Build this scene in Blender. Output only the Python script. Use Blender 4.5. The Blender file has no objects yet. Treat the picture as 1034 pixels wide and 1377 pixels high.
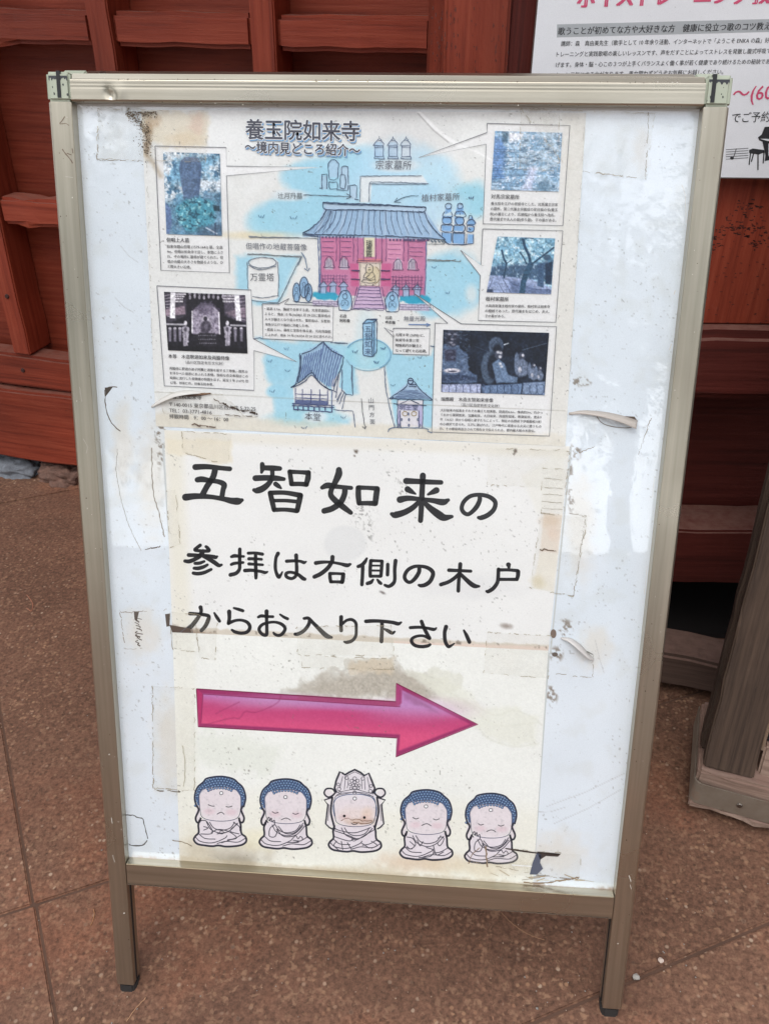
import bpy, bmesh, math, random
import numpy as np
from mathutils import Vector, Matrix

random.seed(7)
SC = bpy.context.scene
COL = SC.collection
R = math.radians

# ------------------------------------------------------------------ camera
F_PX, PITCH, ROLL = 1110.08, 0.562, 0.0105          # for a 1034 x 1377 frame
CAM = np.array([0.0193, -0.5206, 1.0254])
_right = np.array([1.0, 0, 0]); _fwd = np.array([0, math.cos(PITCH), -math.sin(PITCH)])
_up = np.cross(_right, _fwd)
CR = math.cos(ROLL)*_right + math.sin(ROLL)*_up
CU = -math.sin(ROLL)*_right + math.cos(ROLL)*_up
cam_d = bpy.data.cameras.new('camera')
cam = bpy.data.objects.new('camera', cam_d); COL.objects.link(cam)
cam_d.sensor_fit = 'HORIZONTAL'; cam_d.sensor_width = 36.0
cam_d.lens = 36.0*F_PX/1034.0
cam_d.clip_start = 0.01; cam_d.clip_end = 500
_m = Matrix(((CR[0], CU[0], -_fwd[0], CAM[0]), (CR[1], CU[1], -_fwd[1], CAM[1]),
             (CR[2], CU[2], -_fwd[2], CAM[2]), (0, 0, 0, 1)))
cam.matrix_world = _m
SC.camera = cam

# ------------------------------------------------------------------ light
SUN_EL, SUN_AZ = R(60), R(200)      # azimuth measured from +Y clockwise (a bright veiled sun behind the camera)
world = bpy.data.worlds.new('World'); SC.world = world; world.use_nodes = True
wn = world.node_tree.nodes; wl = world.node_tree.links
sky = wn.new('ShaderNodeTexSky'); sky.sky_type = 'NISHITA'; sky.sun_disc = False
sky.sun_elevation = SUN_EL; sky.sun_rotation = SUN_AZ; sky.air_density = 1.0; sky.dust_density = 1.6; sky.ozone_density = 1.0
bg = wn['Background']; bg.inputs['Strength'].default_value = 0.15
# thin bright cloud over most of the sky
_tc = wn.new('ShaderNodeTexCoord'); _ns = wn.new('ShaderNodeTexNoise'); _ns.inputs['Scale'].default_value = 2.2; _ns.inputs['Detail'].default_value = 6
_rp = wn.new('ShaderNodeValToRGB'); _rp.color_ramp.elements[0].position = 0.36; _rp.color_ramp.elements[1].position = 0.56
_mx = wn.new('ShaderNodeMix'); _mx.data_type = 'RGBA'; _mx.inputs[7].default_value = (13.5, 13.9, 14.6, 1)
wl.new(_tc.outputs['Generated'], _ns.inputs['Vector']); wl.new(_ns.outputs[0], _rp.inputs[0]); wl.new(_rp.outputs[0], _mx.inputs[0])
wl.new(sky.outputs[0], _mx.inputs[6]); wl.new(_mx.outputs[2], bg.inputs[0])
sun_d = bpy.data.lights.new('sun', 'SUN'); sun_d.energy = 1.0; sun_d.angle = R(26); sun_d.color = (1.0, 0.975, 0.94)
sun = bpy.data.objects.new('sun', sun_d); COL.objects.link(sun)
_sd = Vector((math.sin(SUN_AZ)*math.cos(SUN_EL), math.cos(SUN_AZ)*math.cos(SUN_EL), math.sin(SUN_EL)))
sun.rotation_euler = _sd.to_track_quat('Z', 'Y').to_euler(); sun.location = _sd*10
SC.view_settings.view_transform = 'Standard'; SC.view_settings.look = 'None'
SC.view_settings.gamma = 1.0; SC.view_settings.use_curve_mapping = False
SC.view_settings.exposure = -0.08

# ------------------------------------------------------------------ helpers
def lin(c):
    c = np.asarray(c, float)/255.0
    return np.where(c <= 0.04045, c/12.92, ((c+0.055)/1.055)**2.4)
def rgb(r, g, b): return tuple(lin((r, g, b))) + (1.0,)

class NT:
    def __init__(s, name):
        s.m = bpy.data.materials.new(name); s.m.use_nodes = True
        s.n = s.m.node_tree.nodes; s.l = s.m.node_tree.links
        s.b = s.n['Principled BSDF']
    def add(s, t, **kw):
        n = s.n.new(t)
        for k, v in kw.items(): setattr(n, k, v)
        return n
    def set(s, **kw):
        for k, v in kw.items(): s.b.inputs[k.replace('_', ' ')].default_value = v
        return s
    def noise(s, vec, scale, detail=4, rough=0.55, dist=0.0):
        n = s.add('ShaderNodeTexNoise'); n.inputs['Scale'].default_value = scale
        n.inputs['Detail'].default_value = detail; n.inputs['Roughness'].default_value = rough
        n.inputs['Distortion'].default_value = dist
        if vec is not None: s.l.new(vec, n.inputs['Vector'])
        return n.outputs[0]
    def coord(s, scale=(1, 1, 1), kind='Object', rnd=False):
        tc = s.add('ShaderNodeTexCoord'); mp = s.add('ShaderNodeMapping'); mp.inputs['Scale'].default_value = scale
        s.l.new(tc.outputs[kind], mp.inputs['Vector'])
        if rnd:
            oi = s.add('ShaderNodeObjectInfo'); mm = s.add('ShaderNodeMath', operation='MULTIPLY'); mm.inputs[1].default_value = 37.0
            s.l.new(oi.outputs['Random'], mm.inputs[0]); cb = s.add('ShaderNodeCombineXYZ')
            s.l.new(mm.outputs[0], cb.inputs[0]); s.l.new(mm.outputs[0], cb.inputs[1]); s.l.new(cb.outputs[0], mp.inputs['Location'])
        return mp.outputs[0]
    def ramp(s, fac, stops):
        r = s.add('ShaderNodeValToRGB'); e = r.color_ramp.elements
        while len(e) < len(stops): e.new(0.5)
        for i, (p, c) in enumerate(stops):
            e[i].position = p; e[i].color = c if len(c) == 4 else tuple(c)+(1,)
        s.l.new(fac, r.inputs[0]); return r.outputs[0]
    def mix(s, fac, a, b, mode='MIX'):
        m = s.add('ShaderNodeMix', data_type='RGBA', blend_type=mode)
        for sock, v in ((m.inputs[0], fac), (m.inputs[6], a), (m.inputs[7], b)):
            if hasattr(v, 'links'): s.l.new(v, sock)
            else: sock.default_value = v
        return m.outputs[2]
    def bump(s, h, strength, dist, prev=None):
        b = s.add('ShaderNodeBump'); b.inputs['Strength'].default_value = strength; b.inputs['Distance'].default_value = dist
        s.l.new(h, b.inputs['Height'])
        if prev is not None: s.l.new(prev, b.inputs['Normal'])
        return b.outputs[0]
    def base(s, c):
        if hasattr(c, 'links'): s.l.new(c, s.b.inputs['Base Color'])
        else: s.b.inputs['Base Color'].default_value = c
    def normal(s, n): s.l.new(n, s.b.inputs['Normal'])

g1 = lambda v: (v, v, v, 1)

def mat_wood(name, c_dark, c_mid, c_light, rough=0.6, grain=1.0, wear=(0.5, 0.4, 0.35, 1), wear_amt=0.12, bump=0.5, crack=(0.02, 0.008, 0.006, 1), dust=rgb(136, 104, 92)):
    t = NT(name); co = t.coord((3.0, 95, 95), rnd=True)
    n1 = t.noise(co, 1.3*grain, 7, 0.62, 0.15)
    co2 = t.coord((1.2, 3.0, 3.0), rnd=True); n2 = t.noise(co2, 2.0, 3)
    c = t.ramp(n1, [(0.22, c_dark), (0.46, c_mid), (0.80, c_light)])
    shade = t.ramp(n2, [(0.3, (0.62, 0.6, 0.6)), (0.7, (1.12, 1.1, 1.1))])
    c = t.mix(1.0, c, shade, 'MULTIPLY')
    co3 = t.coord((7, 150, 150), rnd=True); n3 = t.noise(co3, 2.5, 8, 0.75)
    cr = t.ramp(n3, [(0.30, g1(1)), (0.37, g1(0))])
    c = t.mix(cr, c, crack)
    n4 = t.noise(t.coord((9, 22, 22), rnd=True), 3.0, 9, 0.8); w = t.ramp(n4, [(0.60, g1(0)), (0.78, g1(wear_amt))])
    c = t.mix(w, c, wear)
    oi = t.add('ShaderNodeObjectInfo'); c = t.mix(1.0, c, t.ramp(oi.outputs['Random'], [(0.0, (0.84, 0.82, 0.80)), (1.0, (1.12, 1.10, 1.08))]), 'MULTIPLY')
    ge = t.add('ShaderNodeNewGeometry'); sz = t.add('ShaderNodeSeparateXYZ'); t.l.new(ge.outputs['Normal'], sz.inputs[0])
    up = t.ramp(sz.outputs[2], [(0.55, g1(0)), (0.9, g1(0.55))]); dn = t.noise(t.coord((1, 1, 1), rnd=True), 55, 6, 0.7)
    c = t.mix(t.mix(1.0, up, t.ramp(dn, [(0.3, g1(0.35)), (0.6, g1(1))]), 'MULTIPLY'), c, dust)     # dust lying on the ledges
    t.base(c); t.set(Roughness=rough, Specular_IOR_Level=0.3)
    b = t.bump(n1, bump, 0.0015); b = t.bump(n3, bump, 0.0012, b); t.normal(b)
    return t.m

def mat_plain(name, c, rough=0.5, metallic=0.0, bump=None, coat=0.0, var=0.0):
    t = NT(name); t.set(Roughness=rough, Metallic=metallic, Coat_Weight=coat)
    if var:
        n = t.noise(t.coord(), 18, 6, 0.6)
        t.base(t.mix(1.0, c, t.ramp(n, [(0.3, g1(1-var)), (0.7, g1(1+var))]), 'MULTIPLY'))
    else: t.base(c)
    if bump:
        t.normal(t.bump(t.noise(t.coord(), bump[0], 5), bump[1], bump[2]))
    return t.m

MAT = {}
def mat_alu():
    t = NT('aluminium'); t.set(Metallic=0.95, Roughness=0.3)
    n = t.noise(t.coord((140, 140, 4)), 1.2, 4); n2 = t.noise(t.coord((1, 1, 1)), 7, 3, 0.5)
    c = t.ramp(n, [(0.25, rgb(168, 161, 145)), (0.75, rgb(194, 186, 169))])
    c = t.mix(t.ramp(n2, [(0.45, g1(0)), (0.80, g1(0.45))]), c, rgb(142, 131, 114))
    t.base(c)
    rr = t.ramp(n2, [(0.3, g1(0.24)), (0.8, g1(0.40))]); t.l.new(rr, t.b.inputs['Roughness'])
    t.normal(t.bump(n, 0.12, 0.0003)); return t.m
MAT['alu'] = mat_alu()
MAT['alu_rail'] = None
def mat_alu_rail():
    t = NT('aluminium_rail'); t.set(Metallic=0.95, Roughness=0.3)
    n = t.noise(t.coord((4, 140, 140)), 1.2, 4); n2 = t.noise(t.coord((1, 1, 1)), 7, 3, 0.5)
    c = t.ramp(n, [(0.25, rgb(168, 161, 145)), (0.75, rgb(194, 186, 169))])
    c = t.mix(t.ramp(n2, [(0.45, g1(0)), (0.80, g1(0.45))]), c, rgb(142, 131, 114))
    t.base(c)
    rr = t.ramp(n2, [(0.3, g1(0.24)), (0.8, g1(0.40))]); t.l.new(rr, t.b.inputs['Roughness'])
    t.normal(t.bump(n, 0.12, 0.0003)); return t.m
MAT['alu_rail'] = mat_alu_rail()
MAT['cap'] = mat_plain('cap_plastic', rgb(176, 182, 162), 0.45, var=0.06)
MAT['black'] = mat_plain('black_plastic', rgb(24, 24, 26), 0.5)
MAT['worn_black'] = mat_plain('worn_black_paint', rgb(38, 42, 44), 0.6)
MAT['rubber'] = mat_plain('rubber', rgb(38, 35, 33), 0.75, bump=(60, 0.4, 0.001))
MAT['screw'] = mat_plain('screw_metal', rgb(120, 112, 104), 0.35, 0.9)
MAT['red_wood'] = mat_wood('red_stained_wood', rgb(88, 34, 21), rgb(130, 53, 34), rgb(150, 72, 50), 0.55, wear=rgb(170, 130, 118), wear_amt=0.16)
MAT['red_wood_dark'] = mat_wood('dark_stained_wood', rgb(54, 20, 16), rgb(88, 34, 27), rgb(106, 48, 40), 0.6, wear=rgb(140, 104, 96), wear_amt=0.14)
MAT['old_wood'] = mat_wood('weathered_grey_wood', rgb(44, 35, 30), rgb(78, 64, 54), rgb(104, 86, 72), 0.75, grain=1.6, wear=rgb(150, 136, 122), wear_amt=0.3, bump=0.8, crack=rgb(50, 40, 34))
MAT['pink_wood'] = mat_wood('bleached_wood', rgb(104, 84, 74), rgb(150, 128, 114), rgb(172, 150, 136), 0.75, grain=1.3, wear=rgb(190, 170, 156), wear_amt=0.3, bump=0.8, crack=rgb(70, 50, 42))
MAT['sill_wood'] = mat_wood('grey_sill_wood', rgb(50, 36, 30), rgb(86, 69, 61), rgb(108, 90, 80), 0.7, wear=rgb(160, 140, 128), wear_amt=0.25)

def mat_print(name, rough=0.45, coat=0.35, coat_r=0.08, bump=0.5, dirt=True, ior=1.5):
    t = NT(name); a = t.add('ShaderNodeVertexColor', layer_name='Col')
    c = a.outputs[0]
    if dirt:
        n = t.noise(t.coord(), 260, 3, 0.7); c = t.mix(t.ramp(n, [(0.66, g1(0)), (0.72, g1(0.28))]), c, rgb(120, 112, 100))
        n2 = t.noise(t.coord(), 900, 3, 0.6); c = t.mix(1.0, c, t.ramp(n2, [(0.3, g1(0.95)), (0.7, g1(1.03))]), 'MULTIPLY')
    t.base(c); t.set(Roughness=rough, Coat_Weight=coat, Coat_Roughness=coat_r, Coat_IOR=ior)
    co = t.coord(); b1 = t.bump(t.noise(co, 14, 3), bump, 0.0035); b2 = t.bump(t.noise(co, 75, 3, 0.6), bump*0.45, 0.0008, b1)
    t.normal(b1); t.l.new(b2, t.b.inputs['Coat Normal'])
    return t.m
MAT['panel'] = mat_print('white_panel_face', 0.30, 1.0, 0.02, 0.08, ior=1.9)
MAT['paper'] = mat_print('laminated_paper', 0.5, 0.8, 0.03, 0.30, ior=1.8)
MAT['plain_paper'] = mat_print('plain_paper', 0.6, 0.12, 0.22, 0.45)
MAT['ink'] = mat_print('printed_ink', 0.5, 0.35, 0.12, 0.5, dirt=False)
MAT['board'] = mat_print('notice_board_face', 0.5, 0.15, 0.2, 0.3)

def mat_tape():
    t = NT('clear_tape'); t.m.use_nodes = True
    out = t.n['Material Output']; tr = t.add('ShaderNodeBsdfTransparent'); mx = t.add('ShaderNodeMixShader')
    n = t.noise(t.coord(), 55, 5, 0.7); f = t.ramp(n, [(0.25, g1(0.02)), (0.75, g1(0.15))])
    c = t.ramp(t.noise(t.coord(), 30, 4), [(0.35, rgb(226, 224, 212)), (0.65, rgb(216, 206, 182))])
    t.base(c); t.set(Roughness=0.16, Coat_Weight=0.6, Coat_Roughness=0.05)
    t.normal(t.bump(t.noise(t.coord((1, 1, 1)), 90, 4), 0.9, 0.0012))
    t.l.new(f, mx.inputs[0]); t.l.new(tr.outputs[0], mx.inputs[1]); t.l.new(t.b.outputs[0], mx.inputs[2]); t.l.new(mx.outputs[0], out.inputs[0])
    return t.m
MAT['tape'] = mat_tape()

def mat_ground():
    t = NT('granite_aggregate'); co = t.coord()
    big = t.noise(co, 2.6, 4, 0.6); fine = t.noise(co, 170, 4, 0.7)
    c = t.ramp(big, [(0.30, rgb(100, 72, 57)), (0.52, rgb(120, 87, 69)), (0.72, rgb(146, 96, 72))])
    c = t.mix(1.0, c, t.ramp(fine, [(0.3, g1(0.5)), (0.7, g1(1.5))]), 'MULTIPLY')
    v = t.add('ShaderNodeTexVoronoi', feature='F1'); v.inputs['Scale'].default_value = 150; v.inputs['Randomness'].default_value = 1.0
    cw = t.noise(co, 60, 2); vm = t.add('ShaderNodeVectorMath', operation='ADD')
    t.l.new(co, v.inputs['Vector'])
    sp = t.add('ShaderNodeSeparateColor'); t.l.new(v.outputs['Color'], sp.inputs[0])
    pick = t.ramp(sp.outputs[0], [(0.70, g1(0)), (0.80, g1(1))])
    inside = t.ramp(v.outputs['Distance'], [(0.25, g1(1)), (0.48, g1(0))])
    pm = t.mix(1.0, pick, inside, 'MULTIPLY')
    patch = t.ramp(t.noise(co, 7, 3), [(0.35, g1(0.25)), (0.65, g1(1.0))]); pm = t.mix(1.0, pm, patch, 'MULTIPLY')
    spk = t.ramp(sp.outputs[1], [(0.0, rgb(170, 134, 104)), (0.6, rgb(158, 116, 90)), (1.0, rgb(192, 168, 144))])
    c = t.mix(pm, c, spk)
    oi = t.add('ShaderNodeObjectInfo'); c = t.mix(1.0, c, t.ramp(oi.outputs['Random'], [(0.0, (0.88, 0.86, 0.85)), (1.0, (1.10, 1.10, 1.10))]), 'MULTIPLY')
    st_ = t.ramp(t.noise(co, 5.5, 5, 0.6, 0.5), [(0.52, g1(0)), (0.72, g1(0.5))]); c = t.mix(st_, c, rgb(84, 58, 47))      # old damp stains
    dk = t.ramp(sp.outputs[2], [(0.86, g1(0)), (0.92, g1(0.75))]); dk = t.mix(1.0, dk, inside, 'MULTIPLY'); c = t.mix(dk, c, rgb(84, 58, 46))
    fl = t.ramp(t.noise(co, 95, 3, 0.6, 0.4), [(0.56, g1(0)), (0.66, g1(0.75))]); c = t.mix(t.mix(1.0, fl, patch, 'MULTIPLY'), c, rgb(158, 122, 96))
    t.base(c); t.set(Roughness=0.82, Specular_IOR_Level=0.3)
    b = t.bump(fine, 0.6, 0.0014); b = t.bump(t.noise(co, 45, 5), 0.5, 0.003, b); t.normal(b)
    return t.m
MAT['ground'] = mat_ground()
MAT['gap_shade'] = mat_plain('painted_gap_shade', rgb(26, 19, 17), 0.95)  # near black: shade of the under-door gap put into the colour
MAT['joint'] = mat_plain('joint_dirt', rgb(96, 70, 56), 0.95, bump=(120, 0.5, 0.001), var=0.2)

def tag(o, label=None, cat=None, group=None, kind=None):
    if label: o['label'] = label
    if cat: o['category'] = cat
    if group: o['group'] = group
    if kind: o['kind'] = kind
    return o

def link(name, me, mat=None, parent=None, mw=None):
    o = bpy.data.objects.new(name, me); COL.objects.link(o)
    if mat is not None and me is not None: me.materials.append(mat)
    if parent is not None: o.parent = parent
    if mw is not None: o.matrix_local = mw
    return o
def empty(name, mw=None, **kw):
    o = bpy.data.objects.new(name, None); o.empty_display_size = 0.05; COL.objects.link(o)
    if mw is not None: o.matrix_local = mw
    return tag(o, **kw)

def frame(origin, xdir, zdir):
    x = Vector(xdir).normalized(); z = Vector(zdir).normalized(); y = z.cross(x).normalized(); z = x.cross(y)
    m = Matrix.Identity(4)
    for i in range(3):
        m[i][0] = x[i]; m[i][1] = y[i]; m[i][2] = z[i]; m[i][3] = origin[i]
    return m

def board(name, mat, parent, c, dims, mw=Matrix.Identity(4), bevel=0.002, cuts=8, jit=0.0006, seed=0, axis='x'):
    """plank: box whose long side is its own local X; c = centre in the frame mw, dims along that frame's axes"""
    bm = bmesh.new(); d = Vector(dims)
    rot = Matrix.Identity(4)
    if axis == 'z': rot = Matrix.Rotation(-math.pi/2, 4, 'Y'); d = Vector((dims[2], dims[1], dims[0]))
    if axis == 'y': rot = Matrix.Rotation(math.pi/2, 4, 'Z'); d = Vector((dims[1], dims[0], dims[2]))
    bmesh.ops.create_cube(bm, size=1.0)
    for v in bm.verts: v.co = Vector((v.co.x*d.x, v.co.y*d.y, v.co.z*d.z))
    ex = [e for e in bm.edges if abs((e.verts[0].co-e.verts[1].co).normalized().x) > 0.9]
    if cuts: bmesh.ops.subdivide_edges(bm, edges=ex, cuts=cuts)
    rng = random.Random(seed+int(abs(c[0])*1000)+int(abs(c[2])*777))
    if jit:
        cols = {}
        for v in bm.verts:
            k = (round(v.co.x, 4)); s = cols.setdefault(k, (rng.gauss(0, jit), rng.gauss(0, jit)))
            v.co.y += s[0]*0.6+rng.gauss(0, jit*0.3); v.co.z += s[1]+rng.gauss(0, jit*0.5)
    if bevel: bmesh.ops.bevel(bm, geom=[e for e in bm.edges if e.calc_face_angle(0) > 0.6], offset=bevel, segments=2, affect='EDGES')
    me = bpy.data.meshes.new(name); bm.to_mesh(me); bm.free()
    return link(name, me, mat, parent, mw @ Matrix.Translation(Vector(c)) @ rot)

def extrude_profile(name, prof, z0, z1, mat, parent, bevel=0.0006, tilt=0.0):
    """profile in local (x, y), extruded along z"""
    bm = bmesh.new()
    lo = [bm.verts.new((x, y, z0)) for x, y in prof]; hi = [bm.verts.new((x, y, z1)) for x, y in prof]
    n = len(prof); bm.faces.new(lo[::-1]); bm.faces.new(hi)
    for i in range(n): bm.faces.new((lo[i], lo[(i+1) % n], hi[(i+1) % n], hi[i]))
    bmesh.ops.recalc_face_normals(bm, faces=bm.faces)
    if bevel: bmesh.ops.bevel(bm, geom=list(bm.edges), offset=bevel, segments=2, affect='EDGES')
    me = bpy.data.meshes.new(name); bm.to_mesh(me); bm.free()
    return link(name, me, mat, parent)

# ------------------------------------------------------------------ surveyed planes
# Flat artwork (posters, boards) was measured off the photograph; a Plane turns such a measurement into
# metres on the real, tilted surface the print lies on.
class Plane:
    def __init__(s, mw, off=0.0):            # plane local y = off, coordinates (x, z) in frame mw
        s.inv = np.array(mw.inverted()); s.off = off
        s.C = s.inv[:3, :3] @ CAM + s.inv[:3, 3]
    def __call__(s, x, y):
        x = np.asarray(x, float); y = np.asarray(y, float)
        d = _fwd + np.multiply.outer((x-517)/F_PX, CR) - np.multiply.outer((y-688.5)/F_PX, CU)
        d = d @ s.inv[:3, :3].T
        t = (s.off - s.C[1])/d[..., 1]
        return s.C[0]+t*d[..., 0], s.C[2]+t*d[..., 2]
# ------------------------------------------------------------------ printing on flat surfaces
from mathutils.geometry import tessellate_polygon
LAYER = 0.00007
_glyph = {}
def glyphs(txt, bold=0.0, res=3):
    k = (txt, bold, res)
    if k not in _glyph:
        c = bpy.data.curves.new('type', 'FONT'); c.body = txt; c.resolution_u = res; c.offset = bold
        o = bpy.data.objects.new('type', c); COL.objects.link(o); bpy.context.view_layer.update()
        me = bpy.data.meshes.new_from_object(o.evaluated_get(bpy.context.evaluated_depsgraph_get()))
        n = len(me.vertices); v = np.zeros(n*3, np.float32); me.vertices.foreach_get('co', v)
        me.calc_loop_triangles(); t = np.zeros(len(me.loop_triangles)*3, np.int32); me.loop_triangles.foreach_get('vertices', t)
        _glyph[k] = (v.reshape(-1, 3)[:, :2].astype(float), t.reshape(-1, 3))
        bpy.data.objects.remove(o); bpy.data.curves.remove(c); bpy.data.meshes.remove(me)
    return _glyph[k]

def catmull(P, sub=5):
    P = np.asarray(P, float)
    if len(P) < 3: 
        return np.array([P[0]*(1-t)+P[-1]*t for t in np.linspace(0, 1, 4)])
    Q = np.vstack([2*P[0]-P[1], P, 2*P[-1]-P[-2]]); out = []
    for i in range(1, len(Q)-2):
        a, b, c, d = Q[i-1], Q[i], Q[i+1], Q[i+2]
        for t in np.linspace(0, 1, sub, endpoint=False):
            out.append(0.5*((2*b)+(-a+c)*t+(2*a-5*b+4*c-d)*t*t+(-a+3*b-3*c+d)*t**3))
    out.append(P[-1]); return np.array(out)

class Print:
    def __init__(s, plane): s.p = plane; s.v = []; s.f = []; s.c = []; s.n = 0
    def _put(s, xy, tris, col, layer, local=False):
        xy = np.asarray(xy, float)
        u, w = (xy[:, 0], xy[:, 1]) if local else s.p(xy[:, 0], xy[:, 1])
        V = np.stack([u, np.full(len(u), s.p.off-LAYER*layer), w], 1); T = np.asarray(tris, int)
        a, b, c = V[T[:, 0]], V[T[:, 1]], V[T[:, 2]]
        flip = ((b[:, 0]-a[:, 0])*(c[:, 2]-a[:, 2])-(b[:, 2]-a[:, 2])*(c[:, 0]-a[:, 0])) < 0
        T = T.copy(); T[flip] = T[flip][:, ::-1]
        s.v.append(V); s.f.append(T+s.n); s.n += len(V)
        cc = lin(np.asarray(col, float)); s.c.append(np.tile(cc, (len(V), 1)) if cc.ndim == 1 else cc)
    def poly(s, pts, col, layer=3):
        P = [Vector((x, y, 0)) for x, y in pts]
        s._put([(p.x, p.y) for p in P], tessellate_polygon([P]), col, layer)
    def ell(s, cx, cy, rx, ry, col, layer=3, n=14):
        s.poly([(cx+rx*math.cos(2*math.pi*i/n), cy+ry*math.sin(2*math.pi*i/n)) for i in range(n)], col, layer)
    def ring(s, cx, cy, rx, ry, w, col, layer=4, a0=0, a1=360, n=22):
        s.line([(cx+rx*math.cos(R(a0+(a1-a0)*i/n)), cy+ry*math.sin(R(a0+(a1-a0)*i/n))) for i in range(n+1)], w, col, layer, False)
    def line(s, pts, w, col, layer=4, smooth=False, cap=False, jit=0.0):
        P = np.asarray(pts, float)[:, :2]; W = np.asarray([q[2] for q in pts] if len(pts[0]) > 2 else np.full(len(P), w), float)
        if smooth or len(pts[0]) > 2:
            A = catmull(np.column_stack([P, W]), 6); P, W = A[:, :2], np.maximum(A[:, 2], 0.1)
        if jit:
            rng = np.random.RandomState(int(abs(P[0, 0]*31+P[0, 1]*17)) % 99991); n = max(2, int(np.linalg.norm(np.diff(P, axis=0), axis=1).sum()/3))
            L = np.r_[0, np.cumsum(np.linalg.norm(np.diff(P, axis=0), axis=1))]; q = np.linspace(0, L[-1], n)
            P = np.column_stack([np.interp(q, L, P[:, 0]), np.interp(q, L, P[:, 1])])+rng.normal(0, jit, (n, 2)); W = np.interp(q, L, W)*rng.uniform(0.6, 1.25, n)
        D = np.gradient(P, axis=0) if len(P) > 2 else np.tile(P[-1]-P[0], (len(P), 1))
        D /= (np.linalg.norm(D, axis=1)[:, None]+1e-9); N = np.column_stack([-D[:, 1], D[:, 0]])
        Lf = P+N*W[:, None]/2; Rt = P-N*W[:, None]/2; V = np.vstack([Lf, Rt]); n = len(P); T = []
        for i in range(n-1): T += [(i, i+1, n+i+1), (i, n+i+1, n+i)]
        s._put(V, T, col, layer)
        if cap or len(pts[0]) > 2:
            s.ell(P[0, 0], P[0, 1], W[0]/2, W[0]/2, col, layer+0.35, 12); s.ell(P[-1, 0], P[-1, 1], W[-1]/2, W[-1]/2, col, layer+0.35, 12)
    def dash(s, a, b, w, col, layer=5, seed=1, dens=0.6, jit=0.6):
        """broken dirt line along a tape edge"""
        rng = random.Random(seed+int(a[0]*3+b[1])); L = math.hypot(b[0]-a[0], b[1]-a[1]); t = 0
        while t < L:
            l = rng.uniform(2, 9)
            if rng.random() < dens:
                p = [(a[0]+(b[0]-a[0])*q/L+rng.gauss(0, jit), a[1]+(b[1]-a[1])*q/L+rng.gauss(0, jit)) for q in (t, min(L, t+l/2), min(L, t+l))]
                s.line(p, w*rng.uniform(0.4, 1.3), col, layer)
            t += l
    def text(s, txt, x0, y0, x1, y1, col, bold=0.0, aspect=1.0, layer=4, d=(0, 0), res=2, n=2):
        g, T = glyphs(txt, 0.0, res)
        (ua, ub), (wa, wb) = s.p(np.array([x0, x1])+d[0], np.array([y0, y1])+d[1])
        e = np.array([ub-ua, wb-wa]); L = np.linalg.norm(e); e /= L; up = np.array([-e[1], e[0]])
        mn, mx = g[:, 0].min(), g[:, 0].max()
        sc = L/(mx-mn); X = (g[:, 0]-mn)*sc; Y = g[:, 1]*sc*aspect
        em = L/(mx-mn)
        sh = [(0, 0)] if not bold else [(bold*em*math.cos(2*math.pi*i/n), bold*em*math.sin(2*math.pi*i/n)) for i in range(n)]
        for i, (dx, dy) in enumerate(sh):        # heavier type: the strokes are doubled up, each copy a hair above the last
            s._put(np.array([ua, wa])+np.outer(X+dx, e)+np.outer(Y+dy, up), T, col, layer+0.25*i, True)
    def vtext(s, txt, x0, y0, x1, y1, size, col, bold=0.0, layer=4):
        n = len(txt)
        for i, ch in enumerate(txt):
            x = x0+(x1-x0)*i/max(1, n-1); y = y0+(y1-y0)*i/max(1, n-1); s.text(ch, x-size/2, y+size/2, x+size/2, y+size/2, col, bold, 1.0, layer)
    def build(s, name, mat, parent):
        V = np.vstack(s.v); Fc = np.vstack(s.f); C = np.vstack(s.c)
        return raw_mesh(name, V, Fc, C, mat, parent)

def raw_mesh(name, V, Fc, C, mat, parent, smooth=False):
    me = bpy.data.meshes.new(name); k = Fc.shape[1]
    me.vertices.add(len(V)); me.vertices.foreach_set('co', V.astype(np.float32).ravel())
    me.loops.add(Fc.size); me.loops.foreach_set('vertex_index', Fc.astype(np.int32).ravel())
    me.polygons.add(len(Fc)); me.polygons.foreach_set('loop_start', np.arange(0, Fc.size, k, dtype=np.int32))
    me.update(calc_edges=True)
    if smooth: me.polygons.foreach_set('use_smooth', np.ones(len(Fc), bool))
    if C is not None:
        a = me.color_attributes.new('Col', 'FLOAT_COLOR', 'POINT')
        a.data.foreach_set('color', np.column_stack([C, np.ones(len(C))]).astype(np.float32).ravel())
    me.validate(); return link(name, me, mat, parent)

_tab = np.random.RandomState(5).rand(256, 256)
def vnoise(X, Y, scale, seed=0, octv=3, gain=0.5):
    out = np.zeros_like(X); amp = 1; tot = 0
    for o in range(octv):
        x = X/scale*(2**o)+seed*13.7+o*7.1; y = Y/scale*(2**o)+seed*5.3+o*3.7
        xi = np.floor(x).astype(int); yi = np.floor(y).astype(int); fx = x-xi; fy = y-yi; fx = fx*fx*(3-2*fx); fy = fy*fy*(3-2*fy)
        h = lambda i, j: _tab[i % 256, j % 256]
        out += amp*(h(xi, yi)*(1-fx)*(1-fy)+h(xi+1, yi)*fx*(1-fy)+h(xi, yi+1)*(1-fx)*fy+h(xi+1, yi+1)*fx*fy); tot += amp; amp *= gain
    return out/tot
def sm(a, b, x): t = np.clip((x-a)/(b-a), 0, 1); return t*t*(3-2*t)

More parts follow.
